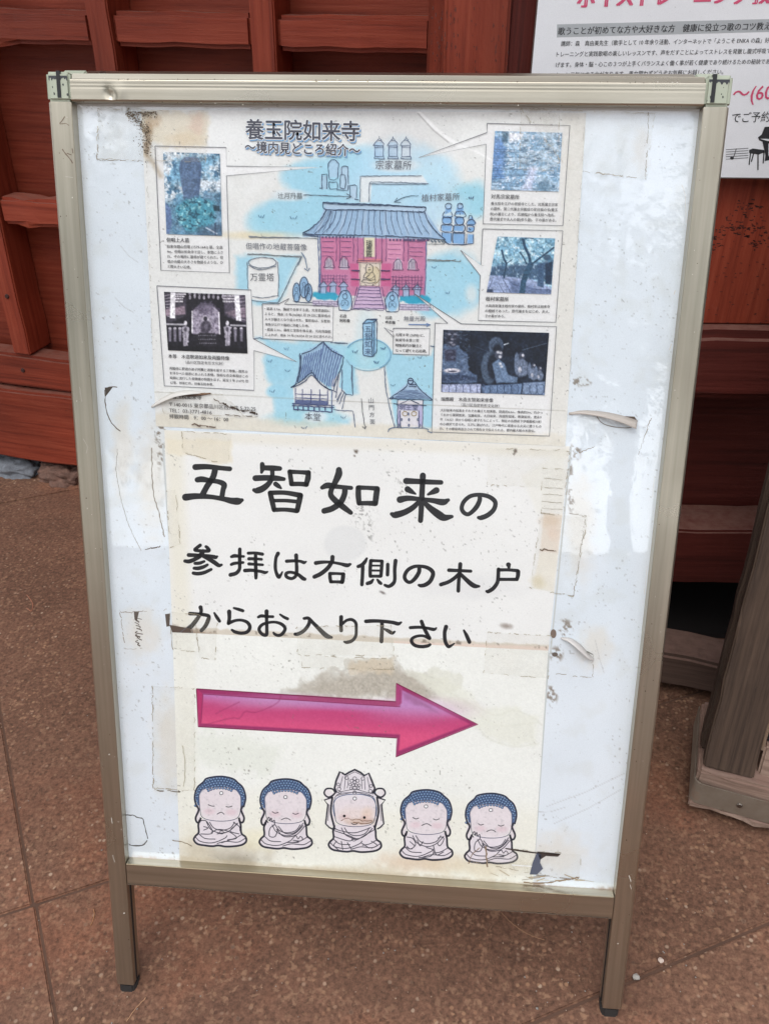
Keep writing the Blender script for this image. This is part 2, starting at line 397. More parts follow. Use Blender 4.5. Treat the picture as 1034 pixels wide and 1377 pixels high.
class Paint:
    """colour print laid down on a fine sheet mesh (corners: tl, tr, br, bl in survey units)"""
    def __init__(s, corners, step, base):
        tl, tr, br, bl = [np.array(c, float) for c in corners]
        nx = int(max(np.linalg.norm(tr-tl), np.linalg.norm(br-bl))/step)+1; ny = int(max(np.linalg.norm(bl-tl), np.linalg.norm(br-tr))/step)+1
        u, v = np.meshgrid(np.linspace(0, 1, nx), np.linspace(0, 1, ny)); s.u, s.v = u, v
        P = (tl[None, None]*((1-u)*(1-v))[..., None]+tr*(u*(1-v))[..., None]+br*(u*v)[..., None]+bl*((1-u)*v)[..., None])
        s.X, s.Y = P[..., 0], P[..., 1]; s.c = np.tile(np.array(base, float), (ny, nx, 1)); s.nx, s.ny = nx, ny
    def put(s, m, col): m = np.clip(m, 0, 1)[..., None]; s.c = s.c*(1-m)+np.asarray(col, float)*m
    def mul(s, m, col): m = np.clip(m, 0, 1)[..., None]; s.c = s.c*(1-m)+s.c*(np.asarray(col, float)/255.)*m
    def ell(s, cx, cy, rx, ry, col, a=1.0, soft=0.3, warp=0.0, seed=0, wscale=20, rot=0, mul=False):
        dx, dy = s.X-cx, s.Y-cy
        if rot: c_, s_ = math.cos(R(rot)), math.sin(R(rot)); dx, dy = dx*c_+dy*s_, -dx*s_+dy*c_
        r = np.sqrt((dx/rx)**2+(dy/ry)**2)
        if warp: r = r+(vnoise(s.X, s.Y, wscale, seed)-0.5)*2*warp
        (s.mul if mul else s.put)(a*(1-sm(1-soft, 1+soft, r)), col)
    def poly(s, pts, col, a=1.0, soft=0.8, mul=False, warp=0.0, seed=0, wscale=8):
        P = np.asarray(pts, float); pad = soft*3+3+warp*2
        y0, y1, x0, x1 = P[:, 1].min()-pad, P[:, 1].max()+pad, P[:, 0].min()-pad, P[:, 0].max()+pad
        box = (s.X > x0) & (s.X < x1) & (s.Y > y0) & (s.Y < y1)
        X, Y = s.X[box], s.Y[box]
        if not len(X): return
        if warp: 
            X = X+(vnoise(X, Y, wscale, seed)-0.5)*2*warp; Y = Y+(vnoise(X, Y, wscale, seed+9)-0.5)*2*warp
        ins = np.zeros(len(X), bool); dm = np.full(len(X), 1e9); n = len(P)
        for i in range(n):
            ax, ay = P[i]; bx, by = P[(i+1) % n]
            if ay != by: ins ^= ((ay > Y) != (by > Y)) & (X < (bx-ax)*(Y-ay)/(by-ay)+ax)
            L = (bx-ax)**2+(by-ay)**2+1e-9; t = np.clip(((X-ax)*(bx-ax)+(Y-ay)*(by-ay))/L, 0, 1)
            dm = np.minimum(dm, np.hypot(X-ax-t*(bx-ax), Y-ay-t*(by-ay)))
        sd = np.where(ins, -dm, dm); m = np.zeros(s.X.shape); m[box] = a*(1-sm(-soft, soft, sd))
        (s.mul if mul else s.put)(m, col)
    def line(s, pts, w, col, a=1.0, soft=0.6):
        P = np.asarray(pts, float); dm = np.full(s.X.shape, 1e9)
        for (ax, ay), (bx, by) in zip(P[:-1], P[1:]):
            L = (bx-ax)**2+(by-ay)**2+1e-9; t = np.clip(((s.X-ax)*(bx-ax)+(s.Y-ay)*(by-ay))/L, 0, 1)
            dm = np.minimum(dm, np.hypot(s.X-ax-t*(bx-ax), s.Y-ay-t*(by-ay)))
        s.put(a*(1-sm(w/2-soft, w/2+soft, dm)), col)
    def build(s, name, plane, mat, parent, layer=1.0, wave=0.0, seed=1, edge=0.0):
        u, w = plane(s.X, s.Y); d = np.full(s.X.shape, plane.off-LAYER*layer)
        if wave: d = d-(vnoise(s.X, s.Y, 120, seed, 2))*wave
        V = np.stack([u, d, w], -1).reshape(-1, 3); i = np.arange(s.nx*s.ny).reshape(s.ny, s.nx)
        Fc = np.stack([i[:-1, :-1], i[1:, :-1], i[1:, 1:], i[:-1, 1:]], -1).reshape(-1, 4)
        return raw_mesh(name, V, Fc, lin(np.clip(s.c, 0, 255)).reshape(-1, 3), mat, parent, True)
def Z(ox, oy, k): return lambda *pts: [((p[0]/k)+ox, (p[1]/k)+oy)+((p[2]/k,) if len(p) > 2 else ()) for p in pts]
# ------------------------------------------------------------------ the ground
G = 0.041                                         # the forecourt falls slightly to the left
def gz(x, y, h=0.0): return G*x+h
def quad_prism(name, pts, mat, parent, top=0.0, thick=0.03, bevel=0.0020, cut=0.12):
    bm = bmesh.new()
    t = [bm.verts.new((x, y, gz(x, y, top))) for x, y in pts]; b = [bm.verts.new((x, y, gz(x, y, top-thick))) for x, y in pts]
    n = len(pts); bm.faces.new(t); bm.faces.new(b[::-1])
    for i in range(n): bm.faces.new((t[(i+1) % n], t[i], b[i], b[(i+1) % n]))
    bmesh.ops.recalc_face_normals(bm, faces=bm.faces)
    bmesh.ops.bevel(bm, geom=[e for e in bm.edges if e.calc_face_angle(0) > 0.6], offset=bevel, segments=2, affect='EDGES')
    me = bpy.data.meshes.new(name); bm.to_mesh(me); bm.free(); return link(name, me, mat, parent)
bm = bmesh.new(); vs = [bm.verts.new((x, y, gz(x, y, -0.0024))) for x, y in ((-60, -60), (60, -60), (60, 60), (-60, 60))]; bm.faces.new(vs)
me = bpy.data.meshes.new('ground'); bm.to_mesh(me); bm.free()
ground = link('ground', me, MAT['joint']); ground['kind'] = 'structure'
# slabs: rows run at 20 degrees; joints were measured on the ground
th = R(20.4); ex = np.array([math.cos(th), math.sin(th)]); ey = np.array([-math.sin(th), math.cos(th)])
def lc(p): p = np.array(p, float); return p@ex, p@ey
rB = lc((-0.42, 0.145))[1]; rC = lc((0.318, 0.022))[1]; rC0 = rC-0.62
cA = -0.369; cD = lc((0.468, 0.18))[0]
gap = 0.0018
def slab(a0, b0, a1, b1):
    sk = lambda b: -0.13*(b-rB)
    P = [(a0, b0), (a1, b0), (a1, b1), (a0, b1)]
    c = [(a0+gap+sk(b0), b0+gap), (a1-gap+sk(b0), b0+gap), (a1-gap+sk(b1), b1-gap), (a0+gap+sk(b1), b1-gap)]
    pts = [tuple(ex*a+ey*b) for a, b in c]
    quad_prism('paving_slab', pts, MAT['ground'], ground, 0.0, 0.03)
BIG = 6.0
rows = [rC-3.0, rC-1.9, rC-0.95, rC, rB, rB+1.15, rB+2.3, rB+4.2]
cols = {0: [-BIG, -2.2, -0.9, 0.3, 1.5, BIG], 1: [-BIG, -2, -0.6, 0.7, 1.9, BIG], 2: [-BIG, -2.0, -0.72, 0.55, 1.8, BIG], 3: [-BIG, -1.7, cA, cD+0.35, 2.2, BIG],
        4: [-BIG, -1.8, cA-0.004, cD, 1.9, BIG], 5: [-BIG, -2.2, -0.9, 1.5, BIG], 6: [-BIG, -1.2, 0.9, BIG]}
for i in range(len(rows)-1):
    cc = cols[i]
    for a, b in zip(cc[:-1], cc[1:]): slab(a, rows[i], b, rows[i+1])

# ------------------------------------------------------------------ the wooden building behind
WY = -0.2584
P0 = np.array([-0.87519576, 1.32120799, 0.0])
ux = np.array([math.cos(WY), math.sin(WY), 0])
WL = frame(P0, ux, (0, 0, 1))            # local x along the wall, y away from the viewer, z up
bld = empty('temple_building', frame((0, 0, 0), (1, 0, 0), (0, 0, 1)), label='red stained wooden building with lattice wall, corner post and door behind the signs', cat='building')
RW, RD = MAT['red_wood'], MAT['red_wood_dark']
# recessed plank infill
zs = [-0.02, 0.27, 0.63, 0.965, 1.31, 1.65, 1.99, 2.24]
for i, (a, b) in enumerate(zip(zs[:-1], zs[1:])):
    board('infill_plank', RW, bld, (-0.2, 0.082, (a+b)/2), (3.9, 0.012, b-a-0.001), WL, 0.0008, 20, 0.0004, i)
# ground board and rails
board('ground_board', RW, bld, (-0.45, 0.012, 0.120), (3.2, 0.07, 0.19), WL, 0.006, 40, 0.0022, 3)
for k, (z0, z1) in enumerate([(0.219, 0.300), (0.598, 0.654), (0.938, 0.993), (1.28, 1.335), (1.62, 1.675), (1.96, 2.015)]):
    us = [-2.2, -1.235, -0.918, -0.601, -0.284, 0.048, 0.381, 0.699, 1.02]
    if k == 0: board('rail', RW, bld, (-0.6, 0.022, (z0+z1)/2), (3.2, 0.06, z1-z0), WL, 0.007, 40, 0.0009, k)
    else:
        for a, b in zip(us[:-1], us[1:]):
            board('rail', RW, bld, ((a+b)/2, 0.030, (z0+z1)/2), (b-a-0.046, 0.06, z1-z0), WL, 0.0075, 8, 0.0009, k)
for k, u in enumerate([-1.235, -0.918, -0.601, -0.284, 0.048, 0.381, 0.699]):
    board('batten', RW, bld, (u, 0.034, 0.300+0.98), (0.046, 0.082, 1.955), WL, 0.003, 30, 0.0008, k, axis='z')
# wall returning to the corner post, post, door leaf
PF = 0.60                                  # front plane (world Y) of the projecting door bay
I4 = Matrix.Identity(4)
board('return_board', RW, bld, (0.096, 0.86, 1.2), (0.026, 0.42, 2.36), I4, 0.002, 14, 0.0004, 4, axis='z')
board('corner_post', RW, bld, (0.1215, PF+0.0385, 1.2), (0.077, 0.077, 2.36), I4, 0.004, 30, 0.0007, 8, axis='z')
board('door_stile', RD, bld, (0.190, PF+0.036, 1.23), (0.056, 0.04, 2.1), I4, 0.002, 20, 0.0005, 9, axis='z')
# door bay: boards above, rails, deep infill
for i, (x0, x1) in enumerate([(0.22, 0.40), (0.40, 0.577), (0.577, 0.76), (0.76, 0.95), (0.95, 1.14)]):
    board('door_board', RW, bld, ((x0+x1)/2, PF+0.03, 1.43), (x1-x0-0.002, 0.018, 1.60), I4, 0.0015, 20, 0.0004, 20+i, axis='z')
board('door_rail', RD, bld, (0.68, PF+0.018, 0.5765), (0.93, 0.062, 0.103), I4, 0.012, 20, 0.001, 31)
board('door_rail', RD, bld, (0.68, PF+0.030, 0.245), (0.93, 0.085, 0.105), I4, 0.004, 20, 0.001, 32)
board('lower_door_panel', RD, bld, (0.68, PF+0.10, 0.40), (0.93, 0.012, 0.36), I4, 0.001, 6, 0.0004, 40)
board('right_post', RD, bld, (1.20, PF+0.04, 1.2), (0.11, 0.11, 2.4), I4, 0.004, 20, 0.0007, 60, axis='z')
board('floor_underside', MAT['gap_shade'], bld, (0.72, PF+0.60, 0.212), (1.30, 1.10, 0.02), I4, 0.001, 8, 0.0, 61)
board('gap_shade_sheet', MAT['gap_shade'], bld, (0.72, PF+0.47, 0.034), (1.06, 0.86, 0.012), I4, 0.001, 4, 0.0, 68)  # added dark sheet standing in for the shade inside the gap
board('rear_foundation_board', MAT['gap_shade'], bld, (0.72, PF+0.80, 0.08), (1.40, 0.03, 0.40), I4, 0.001, 8, 0.0, 64)
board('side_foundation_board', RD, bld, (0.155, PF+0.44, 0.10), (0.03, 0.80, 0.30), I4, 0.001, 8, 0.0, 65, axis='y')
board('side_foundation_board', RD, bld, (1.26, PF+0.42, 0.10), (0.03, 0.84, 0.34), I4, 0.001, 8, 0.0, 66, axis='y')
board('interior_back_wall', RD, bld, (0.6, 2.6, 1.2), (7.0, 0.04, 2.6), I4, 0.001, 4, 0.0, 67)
board('head_beam', RW, bld, (0.62, PF+0.03, 2.28), (1.3, 0.12, 0.14), I4, 0.004, 10, 0.001, 62)
board('right_wall', RW, bld, (2.6, PF+0.06, 1.2), (2.7, 0.03, 2.4), I4, 0.002, 10, 0.001, 63)
# worm holes and checks in the door boards, two nail heads on the lattice
_rng = random.Random(4); _pt = Print(Plane(frame((0, 0, 0), (1, 0, 0), (0, 0, 1)), PF+0.0208))
for k in range(170):
    a = _rng.uniform(0.3, 2.9); r = _rng.uniform(0.4, 1.0); x, y = 985+58*r*math.cos(a)+_rng.gauss(0, 3), 345-88*r*math.sin(a)+_rng.gauss(0, 4)
    if y < 246: continue
    l = _rng.uniform(0.6, 3.6); _pt.line([(x, y), (x+l*0.9, y+_rng.uniform(-0.6, 0.8)), (x+l*1.8, y+_rng.uniform(-0.8, 1.2))], _rng.uniform(0.7, 1.9), (40, 16, 12), 1)
for k in range(60):
    x = _rng.uniform(940, 1034); y = _rng.uniform(300, 440); _pt.line([(x, y), (x+_rng.uniform(1, 4), y+_rng.uniform(-0.5, 0.5))], _rng.uniform(0.5, 1.1), (54, 22, 16), 1)
_pt.build('worm_holes', MAT['ink'], bld)['kind'] = 'stuff'
_pq = Print(Plane(frame((0, 0, 0), (1, 0, 0), (0, 0, 1)), PF-0.0002))
for k in range(90):
    x = _rng.choice([583, 592, 600, 606, 612, 640, 668, 680])+_rng.gauss(0, 3); y = _rng.uniform(2, 96); _pq.line([(x, y), (x+_rng.uniform(-0.3, 0.3), y+_rng.uniform(1, 7))], _rng.uniform(0.4, 1.3), (70, 26, 18), 1)
_pq.build('checks', MAT['ink'], bld)['kind'] = 'stuff'
for zz_, uu_ in ((0.44, 0.045), (0.262, 0.04), (0.262, 0.375)):
    bm = bmesh.new(); bmesh.ops.create_cone(bm, cap_ends=True, segments=8, radius1=0.006, radius2=0.004, depth=0.004, matrix=Matrix.Rotation(math.pi/2, 4, 'X'))
    me = bpy.data.meshes.new('nail_head'); bm.to_mesh(me); bm.free(); link('nail_head', me, mat_plain('nail', rgb(58, 30, 24), 0.7), bld, WL @ Matrix.Translation((uu_, -0.0085, zz_)))
# threshold beam in line with the lattice wall
TH = frame(ground_pt := (0.4993, 0.5012, 0.0205), ux, (0, 0, 1))
board('threshold_beam', MAT['sill_wood'], bld, (0.15, 0.040, 0.052), (1.05, 0.078, 0.064), TH, 0.006, 20, 0.0016, 70)
# eave above
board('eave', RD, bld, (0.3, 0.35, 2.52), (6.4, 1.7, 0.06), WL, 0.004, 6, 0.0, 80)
board('wall_plate', RW, bld, (-0.4, 0.03, 2.36), (3.6, 0.12, 0.16), WL, 0.004, 10, 0.001, 81)

# foundation stones at the foot of the lattice wall
def stone(label, c, d, col, seed, rz=0.0):
    bm = bmesh.new(); bmesh.ops.create_icosphere(bm, subdivisions=5, radius=1.0); rng = np.random.RandomState(seed); ph = rng.rand(6)*6
    for v in bm.verts:
        p = v.co; q = max(abs(p.x), abs(p.y), abs(p.z))**0.55; p = p/q
        n = 0.07*math.sin(3.1*p.x+ph[0])*math.cos(4.3*p.y+ph[1])+0.05*math.sin(7*p.z+ph[2]+3*p.x)+0.03*math.sin(13*p.x+ph[3])*math.sin(11*p.y+ph[4])
        from mathutils import noise as _mn
        n += 0.20*(_mn.noise(p*2.6+Vector((seed, 0, 0))))+0.09*_mn.noise(p*7+Vector((0, seed, 0)))
        v.co = Vector((p.x*d[0]*(1+n), p.y*d[1]*(1+n), p.z*d[2]*(1+n)))
    me = bpy.data.meshes.new('foundation_stone'); bm.to_mesh(me); bm.free()
    for p in me.polygons: p.use_smooth = True
    t = NT('stone_%d' % seed); nn = t.noise(t.coord(), 60, 8, 0.7)
    t.base(t.ramp(nn, [(0.3, rgb(*[int(x*0.72) for x in col])), (0.6, rgb(*col)), (0.8, rgb(*[min(255, int(x*1.2)) for x in col]))])); t.set(Roughness=0.85); t.normal(t.bump(nn, 1.0, 0.008))
    o = link('foundation_stone', me, t.m, None, Matrix.Translation(Vector(c)) @ Matrix.Rotation(rz, 4, 'Z'))
    tag(o, label, 'stone', 'foundation stones under the lattice wall'); return o
stone('blue grey rough stone under the left end of the lattice wall', (-0.945, 1.375, -0.035), (0.085, 0.06, 0.036), (132, 136, 142), 11, WY)
stone('smaller brown stone beside the blue grey one under the lattice wall', (-0.795, 1.318, -0.028), (0.062, 0.05, 0.034), (128, 96, 82), 12, WY)
stone('brown stone half hidden behind the left leg of the folding sign', (-0.655, 1.29, -0.025), (0.07, 0.05, 0.03), (118, 88, 76), 13, WY)

# ------------------------------------------------------------------ folding sign stand
YAW, LEAN, SROLL = -0.0731, 0.2981, 0.0101
Xs = Vector((math.cos(YAW), math.sin(YAW), 0)); Ns = Vector((-math.sin(YAW), math.cos(YAW), 0))
Ss = Ns*math.sin(LEAN)+Vector((0, 0, 1))*math.cos(LEAN)
Xr = Xs*math.cos(SROLL)+Ss*math.sin(SROLL); Sr = Ss*math.cos(SROLL)-Xs*math.sin(SROLL)
SIGN = frame((0, 0, 0), Xr, Sr)
sign = empty('folding_sign_stand', SIGN, label='aluminium framed folding A-shaped sign stand with white panel, standing in front of the wooden building', cat='sign stand')
LW, H, T1, B1, B2 = 0.0197, 1.0049, 0.9854, 0.1753, 0.1465
AL, AR = MAT['alu'], MAT['alu_rail']
PD = 0.012                                          # panel face lies 12 mm behind the frame's front
for sgn, z0 in ((-1, -0.010), (1, 0.010)):
    prof = [(-0.3, 0), (-0.2803, 0), (-0.2803, 0.021), (-0.3026, 0.021), (-0.3026, 0.0028)]
    leg = extrude_profile('leg', [(-sgn*x, y) for x, y in prof], z0+0.012, T1, AL, sign, 0.0005)
    extrude_profile('leg_groove', [(-sgn*x, y) for x, y in [(-0.2803, 0.0085), (-0.2796, 0.0085), (-0.2796, 0.0115), (-0.2803, 0.0115)]], z0+0.014, B2-0.001, MAT['black'], leg, 0)
    extrude_profile('foot', [(-sgn*x, y) for x, y in [(-0.298, 0.001), (-0.282, 0.001), (-0.279, 0.008), (-0.280, 0.020), (-0.2995, 0.020), (-0.3012, 0.008)]], z0-0.004, z0+0.0118, MAT['rubber'], leg, 0.0015)
def rail(name, z0, z1, prof, mat, parent, x=0.2802):
    bm = bmesh.new(); lo = [bm.verts.new((-x, y, z)) for y, z in prof]; hi = [bm.verts.new((x, y, z)) for y, z in prof]
    n = len(prof); bm.faces.new(lo); bm.faces.new(hi[::-1])
    for i in range(n): bm.faces.new((lo[i], hi[i], hi[(i+1) % n], lo[(i+1) % n]))
    bmesh.ops.recalc_face_normals(bm, faces=bm.faces)
    bmesh.ops.bevel(bm, geom=list(bm.edges), offset=0.0005, segments=2, affect='EDGES')
    me = bpy.data.meshes.new(name); bm.to_mesh(me); bm.free(); return link(name, me, mat, parent)
tr = rail('top_rail', T1, H, [(0.0022, T1+0.0006), (0.0022, H-0.0002), (0.0058, H+0.0052), (0.021, H+0.0052), (0.021, T1+0.0006)], AR, sign)
# its front face: extruded ribs and one shallow dent near the left end
_nx, _nz = 420, 22; _x = np.linspace(-0.2802, 0.2802, _nx); _z = np.linspace(T1+0.0006, H, _nz)
_x = np.sort(np.r_[_x, np.linspace(-0.262, -0.225, 120)]); _XX, _ZZ = np.meshgrid(_x, _z)
_f = (_ZZ-T1)/(H-T1); _Y = np.where((_ZZ <= _z[0]+1e-9) | (_ZZ >= _z[-1]-1e-9), 0.0022, 0.0)+0.00016*(np.abs(_f-0.62) < 0.03)+0.00012*(np.abs(_f-0.78) < 0.02)
_dx, _dz = _XX+0.2435, _ZZ-(T1+0.0055); _Y = _Y+0.0019*np.exp(-((_dx+0.25*_dz)/0.0042)**2-(_dz/0.0052)**2)-0.0004*np.exp(-((_dx-0.009)/0.006)**2-((_dz-0.003)/0.008)**2)
_Y = _Y+0.00025*(vnoise(_XX*1000, _ZZ*1000, 90, 3, 2)-0.5)
_i = np.arange(_XX.size).reshape(_XX.shape); _F = np.stack([_i[:-1, :-1], _i[:-1, 1:], _i[1:, 1:], _i[1:, :-1]], -1).reshape(-1, 4)
raw_mesh('rail_face', np.stack([_XX, _Y, _ZZ], -1).reshape(-1, 3), _F, None, AR, tr, True)
# chips, scratches and grime on the frame
sc = Print(Plane(SIGN, -0.00015)); BRN = (120, 102, 84)
for P, w in (([(80, 165), (84, 161), (87, 156)], 1.2), ([(80, 166), (88, 165), (93, 168)], 1.0), ([(84, 200), (88, 206), (95, 214), (98, 219)], 1.5), ([(90, 205), (96, 208)], 1.1), ([(88, 237), (98, 238)], 0.6), ([(97, 199), (98, 206)], 1.0), ([(917, 248), (921, 260), (923, 300)], 0.5), ([(137, 1030), (140, 1034)], 1.6), ([(150, 1100), (151, 1108)], 0.7), ([(846, 1178), (848, 1186)], 0.8), ([(847, 1190), (849, 1196)], 0.7), ([(112, 590), (118, 600), (116, 610)], 0.6), ([(107, 520), (110, 540)], 0.5), ([(908, 390), (906, 396)], 0.9), ([(903, 462), (900, 470)], 0.8), ([(152, 1150), (154, 1160)], 0.6), ([(880, 640), (877, 668)], 0.4), ([(870, 760), (866, 800)], 0.4)):
    sc.line(P, w, BRN if w > 0.9 else (206, 200, 188), 1, False, False, 0.2)
rng = random.Random(9)
for k in range(90):
    x = rng.uniform(90, 950); sc.ell(x, 137+(x-90)*0.0065+rng.gauss(0, 0.8) if rng.random() < 0.5 else 105+(x-90)*0.0062+rng.gauss(0, 0.6), rng.uniform(0.4, 1.3), rng.uniform(0.3, 0.7), (96, 84, 70) if rng.random() < 0.7 else (222, 216, 204), 1, 6)
for k in range(70):
    t = rng.random(); sd = rng.random() < 0.5; y = 150+t*1150; x = (63.5+(y-105)*0.0793+rng.uniform(3, 26)) if sd else (981-(y-110)*0.115-rng.uniform(6, 28))
    sc.ell(x, y, rng.uniform(0.3, 0.9), rng.uniform(0.3, 1.2), (104, 92, 78) if rng.random() < 0.6 else (224, 218, 206), 1, 6)
sc.line([(170, 1189.5), (822, 1235.5)], 0.8, (96, 84, 72), 1, False, False, 0.3)
sc.build('scratches', MAT['ink'], sign)['kind'] = 'stuff'
rail('bottom_rail', B2, B1, [(0.0004, B2), (0.0004, B1), (0.0115, B1+0.0006), (0.021, B1), (0.021, B2)], AR, sign, 0.2797)
extrude_profile('panel', [(-0.2800, PD), (0.2800, PD), (0.2800, PD+0.005), (-0.2800, PD+0.005)], B1-0.003, T1+0.003, mat_plain('panel_core', rgb(222, 226, 228), 0.4), sign, 0)
# corner caps with slot and worn black paint
for sgn in (-1, 1):
    X = lambda *xs: [(sgn*x, y) for x, y in xs]
    cap = extrude_profile('corner_cap', [(sgn*x, y) for x, y in [(0.3008, -0.0006), (0.2803, -0.0006), (0.2803, 0.0215), (0.3034, 0.0215), (0.3034, 0.0024)]], T1+0.0004, H+0.0054, MAT['cap'], sign, 0.0022)
    sx = 0.2905 if sgn < 0 else 0.2868
    bx = bmesh.new(); bmesh.ops.create_cube(bx, size=1, matrix=Matrix.Translation((sgn*sx, 0.0096, H-0.0052)) @ Matrix.Diagonal((0.0034, 0.0214, 0.0222, 1)))
    me = bpy.data.meshes.new('cap_slot'); bx.to_mesh(me); bx.free(); link('cap_slot', me, MAT['black'], cap)
    pr = Print(Plane(SIGN, -0.0006)); rng = random.Random(3+sgn)
    # worn band along the top edge, drawn in metres
    def band(x0, x1, z, hmax):
        n = 26; top = [(x0+(x1-x0)*i/n, z) for i in range(n+1)]; bot = [(x, z-hmax*(0.35+0.65*rng.random()*(1 if i % 3 else 0.5))) for i, (x, z) in enumerate(top)]
        V = top+bot; T = []
        for i in range(n): T += [(i, i+1, n+2+i), (i, n+2+i, n+1+i)]
        pr._put(V, T, (36, 40, 44), 1.5, True)
    a, b = sorted((sgn*0.2822, sgn*0.2996))
    band(a, b, H+0.0018, 0.0046)
    for q in range(7):
        cx, cz = rng.uniform(a, b), rng.uniform(T1+0.004, H-0.004); r = rng.uniform(0.0003, 0.0010); m = 7
        V = [(cx+r*rng.uniform(0.6, 1.3)*math.cos(6.283*i/m), cz+1.6*r*rng.uniform(0.6, 1.3)*math.sin(6.283*i/m)) for i in range(m)]
        pr._put(V, [(0, i, i+1) for i in range(1, m-1)], (44, 50, 44), 1.5, True)
    pr.build('worn_paint', MAT['ink'], cap)
# rear frame, hinged at the top and splayed back
hinge = Vector((0, 0.033, H+0.001)); footp = Vector((0, 0.5256, 0.165)); dv = (footp-hinge); L = dv.length
BK = frame(hinge, (1, 0, 0), -dv)
def bbox(name, c, d, mat, parent=sign, mw=BK): return board(name, mat, parent, c, d, mw, 0.0012, 0, 0, 0, 'x')
for sgn in (-1, 1):
    lg = bbox('rear_leg', (sgn*0.2913, 0.004, -L/2+0.006), (0.0215, 0.020, L-0.02), AL)
    ft = bbox('rear_foot', (sgn*0.2913, 0.004, -L+0.011), (0.021, 0.0195, 0.018), MAT['rubber'], sign)
    bbox('rear_corner_cap', (sgn*0.2913, 0.004, -0.001), (0.0225, 0.0206, 0.020), MAT['cap'])
rr_ = bbox('rear_top_rail', (0, 0.004, -0.001), (0.5598, 0.020, 0.0195), AR)
bbox('rear_bottom_rail', (0, 0.004, -0.80), (0.5598, 0.020, 0.024), AR)
bbox('rear_panel', (0, 0.006, -0.40), (0.5596, 0.004, 0.775), MAT['panel'] if False else mat_plain('rear_panel_white', rgb(220, 222, 222), 0.4))
for sx, sz in ((-0.262, 0.0090),):
    bm = bmesh.new(); bmesh.ops.create_cone(bm, cap_ends=True, segments=20, radius1=0.0036, radius2=0.0030, depth=0.0016)
    me = bpy.data.meshes.new('screw'); bm.to_mesh(me); bm.free()
    link('screw', me, MAT['screw'], sign, BK @ Matrix.Translation((sx, 0.004, sz+0.0006)))
for sgn in (-1, 1):
    bm = bmesh.new(); bmesh.ops.create_cube(bm, size=1, matrix=Matrix.Translation((sgn*0.287, 0.020, H-0.001)) @ Matrix.Diagonal((0.012, 0.030, 0.0035, 1)))
    me = bpy.data.meshes.new('hinge_strap'); bm.to_mesh(me); bm.free(); link('hinge_strap', me, MAT['black'], sign)

SP = Plane(SIGN, PD)
# dirt and painted rail shade on the white panel
pp = Paint([(99, 138), (951, 138), (829, 1213), (168, 1160)], 1.6, (226, 235, 241))
pp.c += ((vnoise(pp.X, pp.Y, 60, 3, 4)-0.5)*10)[..., None]
bl = sm(0.55, 0.8, vnoise(pp.X, pp.Y, 26, 4, 4)); pp.mul(bl*0.25, (236, 232, 222))
pp.poly([(99, 138), (951, 138), (949, 152), (100, 147)], (196, 190, 180), 0.5, 5)  # shade below the top rail, painted as a soft darker strip
pp.poly([(168, 1166), (168, 1152), (829, 1200), (829, 1216)], (190, 150, 128), 0.55, 5, warp=4, seed=3)
for q in ((812, 1202, 16, 7), (790, 1200, 14, 4), (740, 1196, 10, 4), (700, 1192, 24, 5)): pp.ell(q[0], q[1], q[2], q[3], (120, 84, 62), 0.75, 0.6, 0.5, 7, 5)
sp_ = sm(0.80, 0.86, vnoise(pp.X, pp.Y, 3.2, 8, 2))*sm(0.35, 0.7, vnoise(pp.X, pp.Y, 50, 9, 2)); pp.put(sp_*0.45, (120, 118, 112))
for q in ((205, 640, 20, 70), (190, 850, 22, 30), (230, 1000, 20, 60), (165, 600, 12, 50), (780, 700, 18, 60), (800, 870, 20, 24), (745, 1150, 40, 26)):
    pp.ell(*q, (224, 216, 200), 0.55, 0.7, 0.4, 5, 12)
for q in ((775, 512, 12, 7), (786, 514, 8, 4), (762, 520, 8, 5), (760, 845, 9, 11), (748, 880, 8, 9), (742, 935, 7, 12), (772, 608, 8, 10), (768, 670, 4, 16), (766, 635, 4, 12), (215, 600, 6, 24), (214, 575, 8, 10)):
    fk = sm(0.52, 0.62, vnoise(pp.X, pp.Y, 4.5, 12, 3))*(1-sm(0.7, 1.5, np.hypot((pp.X-q[0])/q[2], (pp.Y-q[1])/q[3]))); pp.put(fk*0.85, (134, 124, 112))
pp.ell(862, 196, 10, 22, (206, 200, 190), 0.4, 0.8, 0.5, 14, 8)
for a, b in (((735, 1085), (840, 1040)), ((745, 1108), (835, 1062)), ((720, 1092), (760, 1086)), ((155, 400), (180, 420)), ((162, 330), (185, 352)), ((800, 860), (812, 905))):
    pp.line([a, ((a[0]+b[0])/2, (a[1]+b[1])/2+3), b], 0.6, (160, 160, 158), 0.55, 0.7)
pp.build('panel_face', SP, MAT['panel'], sign, 0.6)
# old tape remains on the panel
rem = Print(SP)
DK = (96, 84, 72)
for P in ([(143, 522), (150, 520), (158, 521)], [(141, 524), (142, 548), (150, 568), (162, 580)], [(460/2.585, 0)],):
    if len(P) > 1: rem.line(P, 1.2, DK, 2, True, jit=0.3)
rem.poly([(141, 521), (152, 520), (146, 528), (142, 533)], (70, 62, 54), 2)
rem.line([(158, 604), (157, 640), (171, 700), (190, 741)], 0.6, (150, 142, 132), 2, True, jit=0.3)
rem.dash((190, 740), (222, 733), 1.2, DK, 2, 4); rem.line([(204, 602), (206, 660), (214, 690), (221, 722)], 1.4, (150, 142, 130), 2, True, jit=0.35)
rem.line([(168, 1097), (178, 1097), (192, 1101), (197, 1118), (198, 1128)], 1.3, (84, 84, 80), 2, False, jit=0.5); rem.line([(173, 1136), (185, 1138), (194, 1136), (198, 1130)], 1.6, (84, 84, 80), 2, True, jit=0.5)
rem.line([(168, 1097), (165, 1116), (173, 1136)], 0.6, (150, 150, 148), 2, True)
